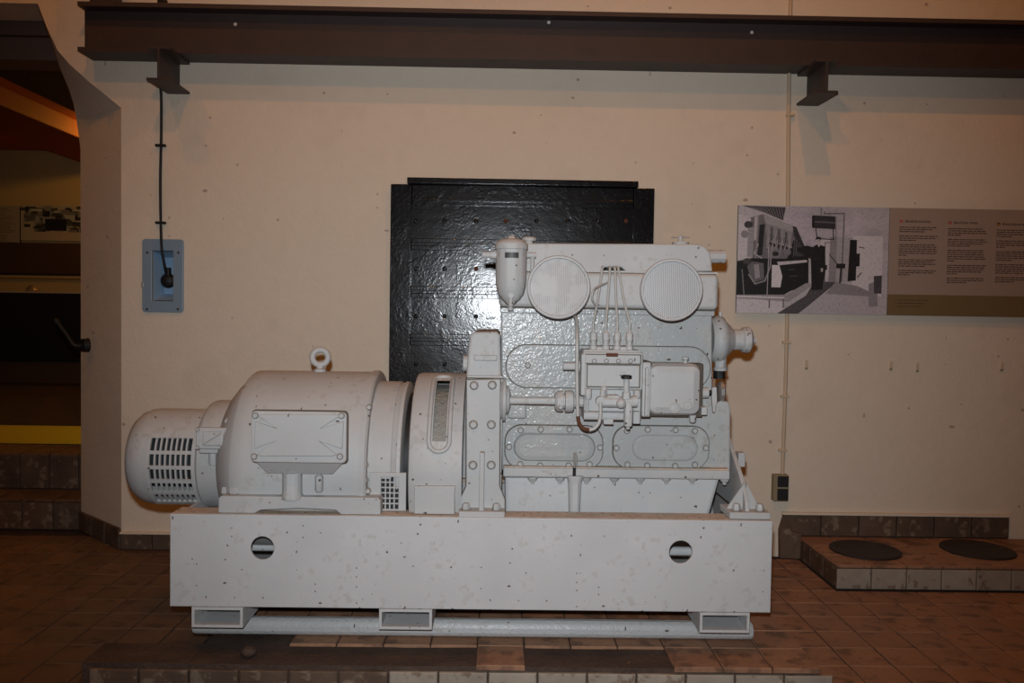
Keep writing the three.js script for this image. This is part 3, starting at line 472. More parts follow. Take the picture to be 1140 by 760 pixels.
// ------------------------------------------------------------------ low tiled plinth on the right with two round covers
{
  const px0 = 1.466, px1 = 3.1, zf = 0.478, yt = Y(1000, 629.5, zf);
  const p = thing('tiled_plinth', 'low tiled plinth against the wall at right', 'plinth', V((px0 + px1) / 2, 0, zf / 2));
  part('core', block(px0 + 0.013, px1, 0.0, yt - 0.012, 0.010, zf - 0.013), M.grout, p);
  const f = variants(T - 0.005, yt - 0.018, 0.012, 5), lip = variants(T - 0.005, 0.010, 0.012, 3, 0.002);
  for (let i = 0; i < 10; i++) { copyOf('tile', pick(f), pick(M.greyTile), p, px0 + (i + 0.5) * T, (yt - 0.016) / 2, zf, Math.PI / 2); }
  const tz = (zf - 0.015) / 3, top = variants(T - 0.005, tz - 0.005, 0.012, 6);
  for (let i = 0; i < 10; i++) for (let k = 0; k < 3; k++) copyOf('tile', pick(top), pick(M.clay), p, px0 + (i + 0.5) * T, yt, zf - (k + 0.5) * tz, 0);
  const sd = variants(tz - 0.005, yt - 0.018, 0.012, 3);
  for (let k = 0; k < 3; k++) { const m = copyOf('tile', sd[k], M.grimeAndDim[1], p, px0, (yt - 0.016) / 2, zf - (k + 0.5) * tz); m.quaternion.setFromEuler(new THREE.Euler(0, -Math.PI / 2, 0)).multiply(new THREE.Quaternion().setFromEuler(new THREE.Euler(Math.PI / 2, 0, 0))); }
  // stained tiles on the wall above it
  const q = rect(872, 573, 1124, 597, 0.02), s = struct('baseboard_right', [block(q.x0, q.x1, yt - 0.02, q.y1 - 0.006, 0.0005, 0.0095)], M.grout, 'stained tiled upstand behind the right plinth');
  const n = Math.floor((q.x1 - q.x0) / (T + 0.006)), bt = variants((q.x1 - q.x0) / n - 0.006, q.y1 - yt - 0.008, 0.012, 4);
  for (let i = 0; i < n; i++) copyOf('tile', pick(bt), [M.grimeAndDim[0], M.grimeAndDim[1], M.grimeAndDim[2], M.grimeAndDim[1], M.grimeAndDim[0]][i % 5], s, q.x0 + (i + 0.5) * (q.x1 - q.x0) / n, (yt + q.y1) / 2, 0.022, Math.PI / 2);
  part('ledge', block(q.x0 - 0.005, q.x1, q.y1 - 0.006, q.y1 + 0.006, 0.0008, 0.026, 0.003), M.wall, s);
  part('broken_render', plate(poly(measured([[868, 632], [868, 590], [873, 575], [880, 590], [892, 594], [893, 632]], 0.03).map(([x, y], i) => [x, i === 0 || i === 5 ? 0.001 : y]).reverse()), 0.001, 0.04, 0.004), M.grimeAndDim[2], s);
  [[963, 613, 0.155], [1088, 612.5, 0.158]].forEach(([u, v, r], i) => {
    const d = V((u - 570) / 920, -(v - 380) / 920, -1).applyEuler(camera.rotation), c = d.multiplyScalar((yt - 1.17) / d.y).add(camera.position);
    const g = latheY([[yt + 0.001, 0], [yt + 0.001, r], [yt + 0.008, r], [yt + 0.010, r - 0.004], [yt + 0.010, r - 0.022], [yt + 0.007, r - 0.026], [yt + 0.007, 0]], c.x, c.z, 48);
    single('round_cover', g, M.iron, i ? 'round dark iron cover on the plinth nearer the right edge' : 'round dark iron cover on the plinth nearer the engine', 'cover', 'round covers on the plinth');
  });
}
// ------------------------------------------------------------------ low plinth under the machine
const PT = 0.085;                                                  // its top
{
  const p = thing('machine_plinth', 'low worn tiled plinth under the generating set', 'plinth', V(-0.1, 0, 1.1));
  // screed body with an uneven top
  const body = (x0, x1, z0, z1, h) => { const g = new THREE.BoxGeometry(x1 - x0, h, z1 - z0, Math.ceil((x1 - x0) / 0.05), 1, Math.max(2, Math.ceil((z1 - z0) / 0.04))).translate((x0 + x1) / 2, h / 2, (z0 + z1) / 2), a = g.attributes.position; for (let i = 0; i < a.count; i++) if (a.getY(i) > h - 0.001) a.setY(i, h - 0.006 * fbm(a.getX(i) * 0.3 + 2, a.getZ(i) * 0.3 + 2, 12, 3)); g.computeVertexNormals(); return g; };
  part('screed', [body(-0.95, 1.0, 0.64, 1.478, PT - 0.004), body(-1.275, -0.95, 1.33, 1.478, PT - 0.002)], M.screed, p);
  const lip = variants(T - 0.004, T - 0.004, 0.016, 6, 0.003), ax = 1.007 - T, face = variants(T - 0.006, PT - 0.022, 0.012, 6);
  for (let i = 0; i < 13; i++) for (let k = 0; k < 5; k++) {
    const x = ax + T / 2 - i * T, z = 1.49 - (k + 0.5) * T;
    if (k === 0 && !(i < 3 || i === 6)) continue;
    if (k === 1 && (i > 10)) continue;
    copyOf('tile', pick(lip), pick(M.clay.slice(1)), p, x, PT + 0.002, z, 0, 0, (rnd() - 0.5) * 0.008);
  }
  for (let i = 0; i < 15; i++) { const x = 1.045 - (i + 0.5) * T; copyOf('tile', pick(face), i > 8 ? pick(M.grimeAndDim.slice(1)) : pick(M.greyTile), p, x, (PT - 0.022) / 2, 1.491, Math.PI / 2); }
  const bs = spot(316, 726, 1.42); single('rubble_piece', new THREE.IcosahedronGeometry(0.022, 1).scale(1.2, 0.8, 1).translate(-0.78, PT + 0.012, 1.425), M.screed, 'small lump of rubble in front of the white skid pipe', 'rubble');
}
// ------------------------------------------------------------------ machine: base frame
const bz = 1.40, BT = 0.523, BB = 0.228, bx0 = -1.037, bx1 = 0.873, AZ = 1.05, AY = Y(300, 508.5, AZ), K = PX(AZ);
const hexGeo = {};
function bolt(parent, x, y, z, r, h = 0.008, axis = 'z', mat = M.paint) {
  const key = [r, h].join();
  hexGeo[key] ||= [boxUV(crease(new THREE.LatheGeometry([[0, r], [h * 0.6, r], [h, r * 0.72], [h, 0.0001]].map(([y, q]) => new THREE.Vector2(q, y)), 6), 0.4).rotateX(Math.PI / 2)), boxUV(new THREE.CylinderGeometry(r * 1.16, r * 1.16, 0.002, 16).rotateX(Math.PI / 2))];
  const rx = axis === 'y' ? -Math.PI / 2 : 0, ry = axis === 'x' ? Math.PI / 2 : 0, off = axis === 'y' ? [0, -h / 2, 0] : [0, 0, 0];
  copyOf('washer', hexGeo[key][1], M.ring, parent, x, y + off[1], z + 0.0008, rx, ry, 0);
  return copyOf('bolt', hexGeo[key][0], mat, parent, x, y + off[1], z, rx, ry, 0.3);
}
const seam = (u0, v0, u1, v1, z, g = 0.9) => slab(u0 - g, v0 - g, u1 + g, v1 + g, z - 0.004, z, 0.0005);   // dark joint line round a cover
function boltAt(parent, u, v, z, rpx, h = 0.008) { const p = spot(u, v, z); return bolt(parent, p.x, p.y, z, rpx * PX(z), h); }
{
  const f = thing('base_frame', 'long white welded steel base frame on a skid pipe', 'frame', V((bx0 + bx1) / 2, PT, AZ));
  const h1 = spot(292, 610, bz), h2 = spot(758, 614.5, bz), R = 13 * PX(bz);
  const outline = poly([[bx0, BB], [bx1, BB], [bx1, BT], [bx0, BT]], [circleHole(h1.x, h1.y, R), circleHole(h2.x, h2.y, R)]);
  part('front_web', plate(outline, bz - 0.012, bz, 0.0025, 24), M.dull, f);
  part('top_flange', block(bx0, bx1, BT - 0.012, BT, bz - 0.095, bz - 0.0125, 0.002), M.dusty, f); part('bottom_flange', block(bx0 + 0.002, bx1 - 0.002, BB, BB + 0.012, bz - 0.095, bz - 0.0125, 0.002), M.dull, f);
  part('rear_web', block(bx0, bx1, BB, BT, 0.70, 0.712, 0.002), M.dull, f); part('rear_flange', block(bx0, bx1, BT - 0.012, BT, 0.7125, 0.795, 0.002), M.dusty, f);
  for (const x of [bx0 + 0.001, -0.1, bx1 - 0.013]) part('cross_member', block(x, x + 0.012, BB + 0.02, BT - 0.014, 0.7125, bz - 0.0125), M.dull, f);
  const iy = Y(292, 610, 1.2); part('drain_pipe', rodX(bx0 + 0.02, bx1 - 0.02, 0.016, iy - 0.005, 1.16, 16), M.dull, f);
  // hollow cross channels under the frame
  for (const [u0, u1, vt, vb] of [[213.5, 270.5, 676, 700.5], [422, 481, 680, 705], [779, 834.5, 681, 705.5]]) {
    const x0 = X(u0, 690, bz), x1 = X(u1, 690, bz), t = 0.009, y0 = 0.162, y1 = BB - 0.001;
    for (const z of [1.262, 0.80]) part('saddle', block(x0 + 0.012, x1 - 0.012, 0.135, 0.1615, z - 0.022, z + 0.022, 0.002), M.dull, f);
    part('skid_channel', plate(poly([[x0, y0], [x1, y0], [x1, y1], [x0, y1]], [(() => { const p = new THREE.Path(); p.setFromPoints([[x0 + t, y0 + t], [x0 + t, y1 - t], [x1 - t, y1 - t], [x1 - t, y0 + t]].map(a => new THREE.Vector2(...a))); return p; })()]), 0.70, bz + 0.002, 0.001), M.dull, f);
  }
  const pr = 0.030, py = PT + 0.003 + pr, xl = X(216, 705, 1.27), xr = X(837, 708, 1.27);
  part('skid_pipe', latheX([[xl, 0], [xl, pr * 0.9], [xl + 0.008, pr], [xr - 0.008, pr], [xr, pr * 0.9], [xr, 0]], py, 1.262, 32), std({ map: paintTex, roughness: 0.42, bumpMap: castTex, bumpScale: 0.002 }), f);
  part('skid_pipe', rodX(xl, xr, pr, py, 0.80, 24), M.dull, f);
  const hole = new THREE.CircleGeometry(0.0022, 8);
  for (const [u, v] of [[258, 587.5], [258, 597], [337.5, 585], [337.5, 598], [397, 632], [397, 642], [397, 653], [397, 671], [642, 638], [642, 648], [642, 657], [642, 675], [460, 630], [214, 622]]) { const p = spot(u, v, bz); copyOf('screw_hole', hole, M.rust, f, p.x, p.y, bz + 0.0004); }
}
// ------------------------------------------------------------------ machine: generator on the left
{
  const gx = u => X(u, 508, AZ), prof = l => l.map(([u, r]) => [gx(u), r * K]);
  const g = thing('electric_generator', 'large white painted electric generator with eyebolt and terminal box', 'generator', V(gx(340), BT, AZ));
  part('stator_body', latheX(prof([[284, 0], [284, 88], [285, 94], [288, 96], [300, 96.5], [416, 96.5], [420, 95], [421.5, 92], [421.5, 60]]), AY, AZ, 96), M.paint, g);
  part('end_bell', latheX(prof([[256, 0], [256, 42], [258, 52], [262, 63], [267, 72], [274, 81], [280, 87], [284.5, 90]]), AY, AZ, 96), M.paint, g);
  part('rim', latheX(prof([[415, 96], [415, 98], [421, 98], [423, 96], [423, 84]]), AY, AZ, 96), M.paint, g);
  // exciter drum and hood
  part('exciter_drum', latheX(prof([[236, 0], [236, 50], [239, 56], [262, 57]]), AY, AZ, 72), M.paint, g);
  part('hood', latheX(prof([[237, 56], [237, 58], [239, 61], [243, 62.5], [262, 63], [262, 50]]), AY, AZ, 40, -Math.PI * 0.86, Math.PI * 0.70), M.paint, g);
  // fan cowl, open behind its grille
  const zf = AZ + 52.5 * K, ga = X(164.5, 510, zf), gb = X(215.5, 510, zf), cr = 52.5 * K, p0 = -0.66, p1 = 1.05;
  const cl = [[154, 0], [154, 28], [155, 36], [158, 43], [164, 48.5], [172, 51.6], [178, 52.5]], at = gx(178);
  const gap = Math.PI * 2 - (p1 - p0), rAt = x => { const q = prof(cl); for (let i = 1; i < q.length; i++) if (x <= q[i][0] && q[i][0] > q[i - 1][0]) return q[i - 1][1] + (q[i][1] - q[i - 1][1]) * (x - q[i - 1][0]) / (q[i][0] - q[i - 1][0]); return cr; };
  const left = prof(cl).filter(p => p[0] < ga), midp = prof(cl).filter(p => p[0] >= ga);
  const cowl = part('fan_cowl', [latheX([...left, [ga, rAt(ga)]], AY, AZ, 72), latheX([[ga, rAt(ga)], ...midp, [gb, cr]], AY, AZ, 72, p1, gap), latheX([[gb, cr], [gx(237), cr], [gx(238), cr * 0.97], [gx(238), cr * 0.6]], AY, AZ, 72)], M.paint, g);
  part('rotor_drum', latheX([[gx(160), 0], [gx(160), cr * 0.62], [gx(236), cr * 0.62], [gx(236), 0]], AY, AZ, 40), M.inside, cowl);
  const arc = (x0, x1, a, b, r0, r1, n = 24) => {           // curved strip with thickness
    const s = new THREE.Shape(), P = (t, r) => [Math.cos(t) * r, -Math.sin(t) * r], o = [], i2 = [];
    for (let k = 0; k <= n; k++) { const t = a + (b - a) * k / n; o.push(P(t, r1)); i2.unshift(P(t, r0)); }
    return plateX(poly([...o, ...i2].reverse()), x0, x1, 0.0006).translate(0, AY, AZ);
  };
  const bars = [], xs0 = ga + 0.007, xs1 = gb - 0.007, a0 = p0 + 0.14, a1 = p1 - 0.14, rows = 5, cols = 8, R0 = cr - 0.001, R1 = cr + 0.009;
  bars.push(arc(ga - 0.006, xs0, p0, p1, R0, R1), arc(xs1, gb + 0.006, p0, p1, R0, R1), arc(xs0, xs1, p0, a0, R0, R1, 6), arc(xs0, xs1, a1, p1, R0, R1, 8));
  for (let i = 1; i < cols; i++) { const x = xs0 + (xs1 - xs0) * i / cols; bars.push(arc(x - 0.0029, x + 0.0029, a0, a1, R0, R1 - 0.001)); }
  for (let k = 1; k < rows; k++) { const t = a0 + (a1 - a0) * k / rows; bars.push(arc(xs0, xs1, t - 0.035, t + 0.035, R0, R1 - 0.0006, 3)); }
  part('grille', bars, M.paint, cowl).userData.label = 'slotted ventilation grille';
  // small terminal box on the exciter
  const tb = part('small_terminal_box', [slab(221, 478, 254, 505, 1.16, 1.262, 0.006)], M.paint, g);
  part('lid', [slab(217.5, 476, 257.5, 500, 1.262, 1.28, 0.005), plate(rounded(X(226, 488, 1.28), X(249, 488, 1.28), Y(238, 496, 1.28), Y(238, 480, 1.28), 0.004), 1.279, 1.289, 0.005)], M.paint, tb);
  { const p = spot(236.5, 512, 1.24); part('cable_gland', latheY([[p.y - 0.018, 0], [p.y - 0.018, 0.011], [p.y - 0.008, 0.0135], [p.y + 0.026, 0.0135], [p.y + 0.026, 0]], p.x, 1.235, 16), M.paint, tb); }
  for (const [u, v] of [[220, 478], [255, 478], [220, 498], [254.5, 498]]) boltAt(tb, u, v, 1.279, 2, 0.006);
  boltAt(g, 255, 468, 1.235, 4, 0.02); boltAt(g, 251, 517, 1.226, 3.2, 0.01); boltAt(g, 268, 445, 1.09, 2.4, 0.012);
  // large terminal box
  const z0 = 1.43, bx = part('terminal_box', (() => {       // tapering housing
    const t = rect(283, 462, 383, 513, z0), lo = rect(293, 515, 367, 530, z0), a = [[t.x0, t.y1, z0 - 0.006], [t.x1, t.y1, z0 - 0.006], [t.x1, t.y0, z0 - 0.006], [t.x0, t.y0, z0 - 0.006]], c = [[lo.x0, t.y1, 1.27], [lo.x1, t.y1, 1.27], [lo.x1, lo.y0 - 0.012, 1.27], [lo.x0, lo.y0 - 0.012, 1.27]], m = [[lo.x0, t.y0 - 0.0, z0 - 0.006], [lo.x1, t.y0, z0 - 0.006]], b2 = [[lo.x0, lo.y0, 1.385], [lo.x1, lo.y0, 1.385]], pos = [], Q = (p, q, r, s) => pos.push(...p, ...q, ...r, ...p, ...r, ...s);
    Q(a[3], a[2], a[1], a[0]); Q(a[0], a[1], c[1], c[0]); Q(a[1], a[2], b2[1], c[1]); Q(c[1], b2[1], c[2], c[1]); Q(a[3], a[0], c[0], b2[0]); Q(c[0], c[3], b2[0], c[0]); Q(a[2], a[3], b2[0], b2[1]); Q(b2[1], b2[0], c[3], c[2]);
    const ge = new THREE.BufferGeometry(); ge.setAttribute('position', new THREE.Float32BufferAttribute(pos, 3)); ge.computeVertexNormals(); return ge;
  })(), M.paint, g);
  const lr = rect(279.5, 458, 385.5, 515, z0 + 0.012), lid = part('lid', [plate(rounded(lr.x0, lr.x1, lr.y0, lr.y1, 0.014), z0 - 0.004, z0 + 0.012, 0.003)], M.paint, bx);
  { // raised face with a wedge shaped pocket at each corner bolt
    const z = z0 + 0.02, c = measured([[292, 461], [374, 461], [378.5, 463], [356, 477], [382.5, 469], [381, 500], [355, 491], [375, 506], [370, 508], [290, 508], [285, 506], [306, 491], [282.5, 500], [283.5, 469], [308, 477], [286.5, 463]], z);
    part('raised_face', plate(poly(c.reverse()), z0 + 0.010, z, 0.0035), M.paint, bx);
    part('gasket', plate(rounded(lr.x0 - 0.003, lr.x1 + 0.003, lr.y0 - 0.003, lr.y1 + 0.003, 0.014), z0 - 0.008, z0 - 0.0035, 0.0005), M.seam, bx);
  }
  for (const [u, v] of [[284.3, 462.5], [380.3, 462.5], [283, 508], [378.5, 508]]) boltAt(bx, u, v, z0 + 0.012, 3.2, 0.007);
  { const p = spot(324, 556, 1.385); part('cable_gland', latheY([[p.y + 0.01, 0.0], [p.y + 0.01, 0.02], [p.y, 0.027], [p.y, 0.033], [p.y + 0.012, 0.034], [p.y + 0.022, 0.031], [p.y + 0.085, 0.031], [p.y + 0.085, 0]], p.x, 1.37, 28), M.paint, bx); const s = spot(354.5, 548, 1.385); part('cable_gland', latheY([[s.y, 0], [s.y, 0.009], [s.y + 0.006, 0.013], [s.y + 0.05, 0.013], [s.y + 0.06, 0]], s.x, 1.375, 18), M.paint, bx); }
  // feet
  const q = rect(243, 553, 423.5, 576, 1.385), a0x = X(283, 574, 1.385), a1x = X(380, 574, 1.385);
  const foot = poly([[q.x0, BT + 0.001], [a0x, BT + 0.001], [a0x + 0.02, BT + 0.012], [(a0x + a1x) / 2, BT + 0.019], [a1x - 0.02, BT + 0.015], [a1x, BT + 0.001], [q.x1, BT + 0.001], [q.x1, q.y1 - 0.008], [q.x1 - 0.008, q.y1], [q.x0 + 0.008, q.y1], [q.x0, q.y1 - 0.008]]);
  part('foot', plate(foot, 1.315, 1.385, 0.003), M.paint, g); part('foot', plate(foot, 0.715, 0.785, 0.003), M.paint, g);
  part('foot_web', plate(poly(measured([[296, 560], [272, 553], [284, 540], [290, 500], [384, 500], [386, 535], [392, 546], [403, 553], [398, 560]], 1.33).reverse()), 0.8, 1.335, 0.006), M.paint, g);
  for (const [u, v, r] of [[260.5, 550.5, 5], [249.5, 551, 3]]) { const p = spot(u, v, 1.35); bolt(g, p.x, q.y1 + 0.011, 1.35, r * PX(1.35), 0.022, 'y'); }
  for (const [u, v] of [[411, 453], [407, 517], [407, 534], [410, 546]]) boltAt(g, u, v, v < 470 ? 1.31 : 1.335, 3, 0.012);
  // eyebolt
  { const p = spot(356.5, 397.5, AZ), e = part('eyebolt', [new THREE.TorusGeometry(8.4 * K, 3.4 * K, 14, 36).rotateY(0.25).translate(p.x, p.y, AZ), latheY([[p.y - 16 * K, 7 * K], [p.y - 13.5 * K, 7 * K], [p.y - 12 * K, 4 * K], [p.y - 9 * K, 3.4 * K]], p.x, AZ, 20)], M.paint, g); }
  // fan end on the right with its guarded lower box
  part('drive_end_drum', latheX(prof([[421, 60], [421, 83.5], [425, 85], [450, 85], [452, 86.5], [455.5, 86], [456.5, 82], [456.5, 40]]), AY, AZ, 96), M.paint, g);
  part('cover_band', latheX([[X(410, 480, 1.3), 85.4 * K], [X(410, 480, 1.3) + 0.002, 86.4 * K], [gx(446), 86.4 * K], [gx(447), 85.2 * K]], AY, AZ, 48, -2.4, 2.46), M.paint, g);
  const db = rect(411, 526, 452, 572, 1.335), vent = part('vent_box', (() => { const e = rect(424, 531, 443.5, 570, 1.335); return plate(poly([[db.x0, BT + 0.002], [db.x1, BT + 0.002], [db.x1, db.y1], [db.x0, db.y1]], [(() => { const p = new THREE.Path(); p.setFromPoints([[e.x0, BT + 0.008], [e.x0, e.y1], [e.x1, e.y1], [e.x1, BT + 0.008]].map(a => new THREE.Vector2(...a))); return p; })()]), 1.322, 1.335, 0.002); })(), M.paint, g);
  { const e = rect(424, 531, 443.5, 570, 1.335), bs = []; for (let i = 1; i < 4; i++) { const x = e.x0 + (e.x1 - e.x0) * i / 4; bs.push(block(x - 0.002, x + 0.002, BT + 0.008, e.y1, 1.325, 1.331)); } for (let k = 1; k < 6; k++) { const y = BT + 0.008 + (e.y1 - BT - 0.008) * k / 6; bs.push(block(e.x0, e.x1, y - 0.002, y + 0.002, 1.3255, 1.3315)); } part('wire_grid', bs, M.paint, vent); part('shade_backing', block(e.x0, e.x1, BT + 0.008, e.y1, 1.3195, 1.3222), M.inside, vent); }  // dark sheet behind the wire grid stands in for shade in the openings
}
// ------------------------------------------------------------------ machine: diesel engine
{
  const gx = u => X(u, 470, AZ), AYe = AY, prof = l => l.map(([u, r]) => [gx(u), r * K]);
  const e = thing('diesel_engine', 'white painted four cylinder diesel engine with two round air filters', 'engine', V(X(680, 570, AZ), BT, AZ));
  // shaft seen in the gap and coupling housing
  part('coupling_disc', latheX(prof([[458, 0], [458, 74], [463, 74], [463, 0]]), AYe, AZ, 48), M.dark, e);
  const sx0 = X(481, 455, 1.36), sx1 = X(496.5, 455, 1.36), rr = 96.5 * K, tp = -1.22, tq = -0.36;
  const ch = part('coupling_housing', [latheX([[gx(465), rr * 0.5], [gx(465), rr * 0.96], [gx(466), rr * 0.985], [gx(470), rr], [sx0, rr]], AYe, AZ, 96, 0, Math.PI * 2), latheX([[sx1, rr], [gx(519), rr]], AYe, AZ, 96), latheX([[sx0, rr], [sx1, rr]], AYe, AZ, 96, tq, Math.PI * 2 - (tq - tp))], M.paint, e);
  { // raised rim of the slot and the gear wheel inside
    const mid = (sx0 + sx1) / 2, hw = (sx1 - sx0) / 2 + 0.011, pts = [], P = (dx, t) => V(mid + dx, AYe - Math.sin(t) * (rr + 0.002), AZ + Math.cos(t) * (rr + 0.002)), da = hw / rr;
    for (let k = 0; k <= 16; k++) pts.push(P(-hw, tp + (tq - tp) * k / 16)); for (let k = 1; k < 6; k++) { const a = Math.PI * (1 - k / 6); pts.push(P(Math.cos(a) * hw, tq + Math.sin(a) * da)); }
    for (let k = 0; k <= 16; k++) pts.push(P(hw, tq - (tq - tp) * k / 16)); for (let k = 1; k < 6; k++) { const a = Math.PI * k / 6; pts.push(P(Math.cos(a) * hw, tp - Math.sin(a) * da)); }
    part('slot_rim', new THREE.TubeGeometry(new THREE.CatmullRomCurve3(pts, true), 120, 0.0075, 8, true), M.paint, ch);
    part('gear_wheel', latheX([[sx0 - 0.02, 0], [sx0 - 0.02, rr * 0.86], [sx1 + 0.02, rr * 0.86], [sx1 + 0.02, 0]], AYe, AZ, 72), M.gear, ch);
  }
  part('guard_skirt', plate(poly(measured([[461, 541], [507, 541], [506, 551], [506, 570], [461, 570]], 1.372).map(([x, y], i) => [x, i > 2 ? BT + 0.002 : y]).reverse()), 1.25, 1.372, 0.003), M.paint, e);
  // flywheel housing: hump, bolted plate and mounting foot
  const hs = rect(522, 369, 557, 424, 1.30);
  const fh = part('flywheel_housing', [plate(poly(measured([[519, 420], [521, 390], [523.5, 373], [528, 369.5], [553, 369], [557, 373], [558, 420]], 1.30).reverse()), 0.82, 1.30, 0.008), slab(519, 418, 559, 548, 0.82, 1.315, 0.003)], M.paint, e);
  part('hump_joint', slab(518.5, 420.3, 559.5, 421.6, 0.83, 1.317, 0.0004), M.seam, fh);
  part('rib', slab(527.5, 395, 553.5, 401.5, 1.295, 1.312, 0.004), M.paint, fh); part('end_cap', rodX(X(516, 404, 1.2), X(523, 404, 1.2), 0.028, Y(518, 404, 1.2), 1.2, 20), M.paint, fh);
  const ef = part('mounting_plate', plate(poly(measured([[519.5, 423], [557, 422], [556, 541], [562, 556], [562, 575], [511, 575], [511, 558], [519, 541]], 1.335).map(([x, y], i) => [x, i === 4 || i === 5 ? BT + 0.003 : y]).reverse()), 1.31, 1.335, 0.003), M.paint, e);
  for (const [u, v] of [[527.7, 429], [548, 428.5], [527, 472.5], [547, 472.5], [526.5, 517.5], [546.8, 517.5]]) boltAt(ef, u, v, 1.335, 4.4, 0.012);
  part('plate_joint', plate(poly(measured([[518.6, 422], [558, 421], [557, 541], [563, 556], [563, 572], [510, 572], [510, 558], [518, 541]], 1.318).reverse()), 1.313, 1.318, 0.0005), M.seam, ef);
  part('foot', slab(510.5, 569.5, 562, 577.5, 1.30, 1.392, 0.004), M.paint, ef); part('rib', slab(533.5, 504, 539, 571, 1.333, 1.375, 0.003), M.paint, ef);
  for (const [u] of [[519], [553]]) { const p = spot(u, 565, 1.36); bolt(ef, p.x, Y(536, 569.5, 1.392) + 0.010, 1.36, 5 * PX(1.36), 0.02, 'y'); }
  // crankcase and cylinder block
  const zb = 1.22, bk = part('engine_block', [plate(poly(measured([[557.5, 345], [793, 345], [793, 432], [797, 449], [803, 446], [811, 447], [813.5, 455], [813, 523], [559, 523]], zb).reverse()), 0.88, zb, 0.006)], M.cast, e);
  part('head_gasket_ledge', slab(556.5, 338, 796, 350, 0.90, 1.232, 0.004), M.cast, e);
  const ov = rect(563.5, 385, 791, 432.5, 1.23); part('side_gasket', plate(rounded(ov.x0 - 0.0025, ov.x1 + 0.0025, ov.y0 - 0.0025, ov.y1 + 0.0025, 0.072), zb - 0.004, zb + 0.0018, 0.0005, 16), M.seam, bk); part('side_cover', plate(rounded(ov.x0, ov.x1, ov.y0, ov.y1, 0.07), zb - 0.004, 1.228, 0.003, 16), M.cast, e); boltAt(bk, 587.6, 406.6, 1.228, 3, 0.006);
  // intake manifold and rocker cover
  part('intake_manifold', slab(556, 303.5, 800.5, 343, 0.92, 1.262, 0.016), M.paint, e);
  const rc = part('rocker_cover', plate(poly(measured([[556, 303], [556, 276], [562, 270.5], [776, 271.5], [785, 274], [790, 280], [792, 288], [793.5, 302], [698, 303], [692, 297.5], [674, 297.5], [667, 303]], 1.245).reverse()), 0.93, 1.245, 0.006), M.paint, e);
  part('cover_lip', slab(556, 301, 799, 303.2, 0.915, 1.252, 0.001), M.paint, rc); part('cover_gasket', slab(556.5, 303, 797, 304.4, 0.918, 1.247, 0.0004), M.seam, rc); part('manifold_gasket', slab(557, 342.6, 798, 344.4, 0.918, 1.25, 0.0004), M.seam, rc);
  { const p = spot(589, 267, 1.1); part('filler_cap', latheY([[p.y - 0.02, 0.015], [p.y - 0.004, 0.015], [p.y - 0.004, 0.026], [p.y + 0.006, 0.027], [p.y + 0.010, 0.02], [p.y + 0.010, 0]], p.x, 1.1, 24), M.paint, rc); }
  { const p = spot(757.5, 270, 1.08), w = part('vent_cap', latheY([[p.y - 0.01, 0], [p.y - 0.01, 0.03], [p.y + 0.001, 0.03], [p.y + 0.003, 0.012], [p.y + 0.012, 0.008], [p.y + 0.024, 0.008], [p.y + 0.027, 0]], p.x, 1.08, 20), M.paint, rc); part('wing_nut', block(p.x - 0.032, p.x + 0.032, p.y + 0.016, p.y + 0.021, 1.077, 1.083, 0.002), M.steel, rc); }
  { const p = spot(791, 285.5, 1.12), q = spot(806.5, 285.5, 1.12); part('outlet_stub', latheX([[p.x - 0.02, 0.023], [q.x, 0.023], [q.x, 0.019], [p.x, 0.019]], p.y, 1.12, 24), M.paint, e); }
  // round air filters with perforated faces
  for (const [u, v, r, m] of [[622, 319.5, 35.5, M.meshFilled], [748, 322.5, 35, M.mesh]]) {
    const z1 = 1.40, c = spot(u, v, z1), R = r * PX(z1);
    const a = part('air_filter', latheZ([[1.25, 0], [1.25, R * 0.72], [z1 - 0.045, R * 0.74], [z1 - 0.03, R * 0.9], [z1 - 0.022, R * 0.99], [z1 - 0.004, R], [z1, R - 0.003], [z1, R - 0.009], [z1 - 0.006, R - 0.011]], c.x, c.y, 64), M.paint, e);
    part('perforated_face', latheZ([[z1 - 0.006, R - 0.010], [z1 - 0.004, R * 0.5], [z1 - 0.003, 0]], c.x, c.y, 48), m, a).userData.label = 'perforated round filter face';
  }
  // fuel filter bowl
  {
    const z = 1.31, c = spot(569, 300, z), k = PX(z), yy = v => Y(569, v, z), h = part('fuel_filter', latheY([[345.5, 0], [345.5, 3], [339, 3.2], [338, 5], [333, 10], [327, 14.5], [318, 16.6], [310, 17.2], [278, 17.2], [277.5, 18.4], [272, 18.4], [268.5, 15.5], [266, 9], [265.4, 5], [263.5, 4.2], [262, 2], [261.5, 0]].map(([v, r]) => [yy(v), r * k]), c.x, z, 40), M.paint, e);
    part('label_plate', new THREE.CylinderGeometry(17.7 * k, 17.7 * k, 6 * k, 16, 1, true, -0.44, 0.88).translate(c.x + 0.001, yy(285), z), M.gauge, h);
    part('drain_tap', [rodY(yy(341), yy(326), 2.6 * k, c.x, z + 0.042, 12), rodZ(z + 0.03, z + 0.05, 3 * k, c.x, yy(329), 12)], M.paint, h);
    part('inlet_pipe', latheX([[X(537, 284, z), 0], [X(537, 284, z), 3.6 * k], [X(547, 284, z), 3.6 * k], [X(547, 284, z), 4.6 * k], [X(554, 284, z), 4.6 * k]], yy(284), z, 16), M.paint, h);
    part('outlet_pipe', [rodX(X(584, 283, z), X(597, 283, z), 3.4 * k, yy(283), z - 0.02, 14), rodY(yy(305), yy(282), 2.2 * k, X(593, 290, z), z - 0.02, 12)], M.paint, h);
    part('bracket', slab(560, 290, 580, 335, 1.22, 1.27, 0.004), M.paint, h);
  }
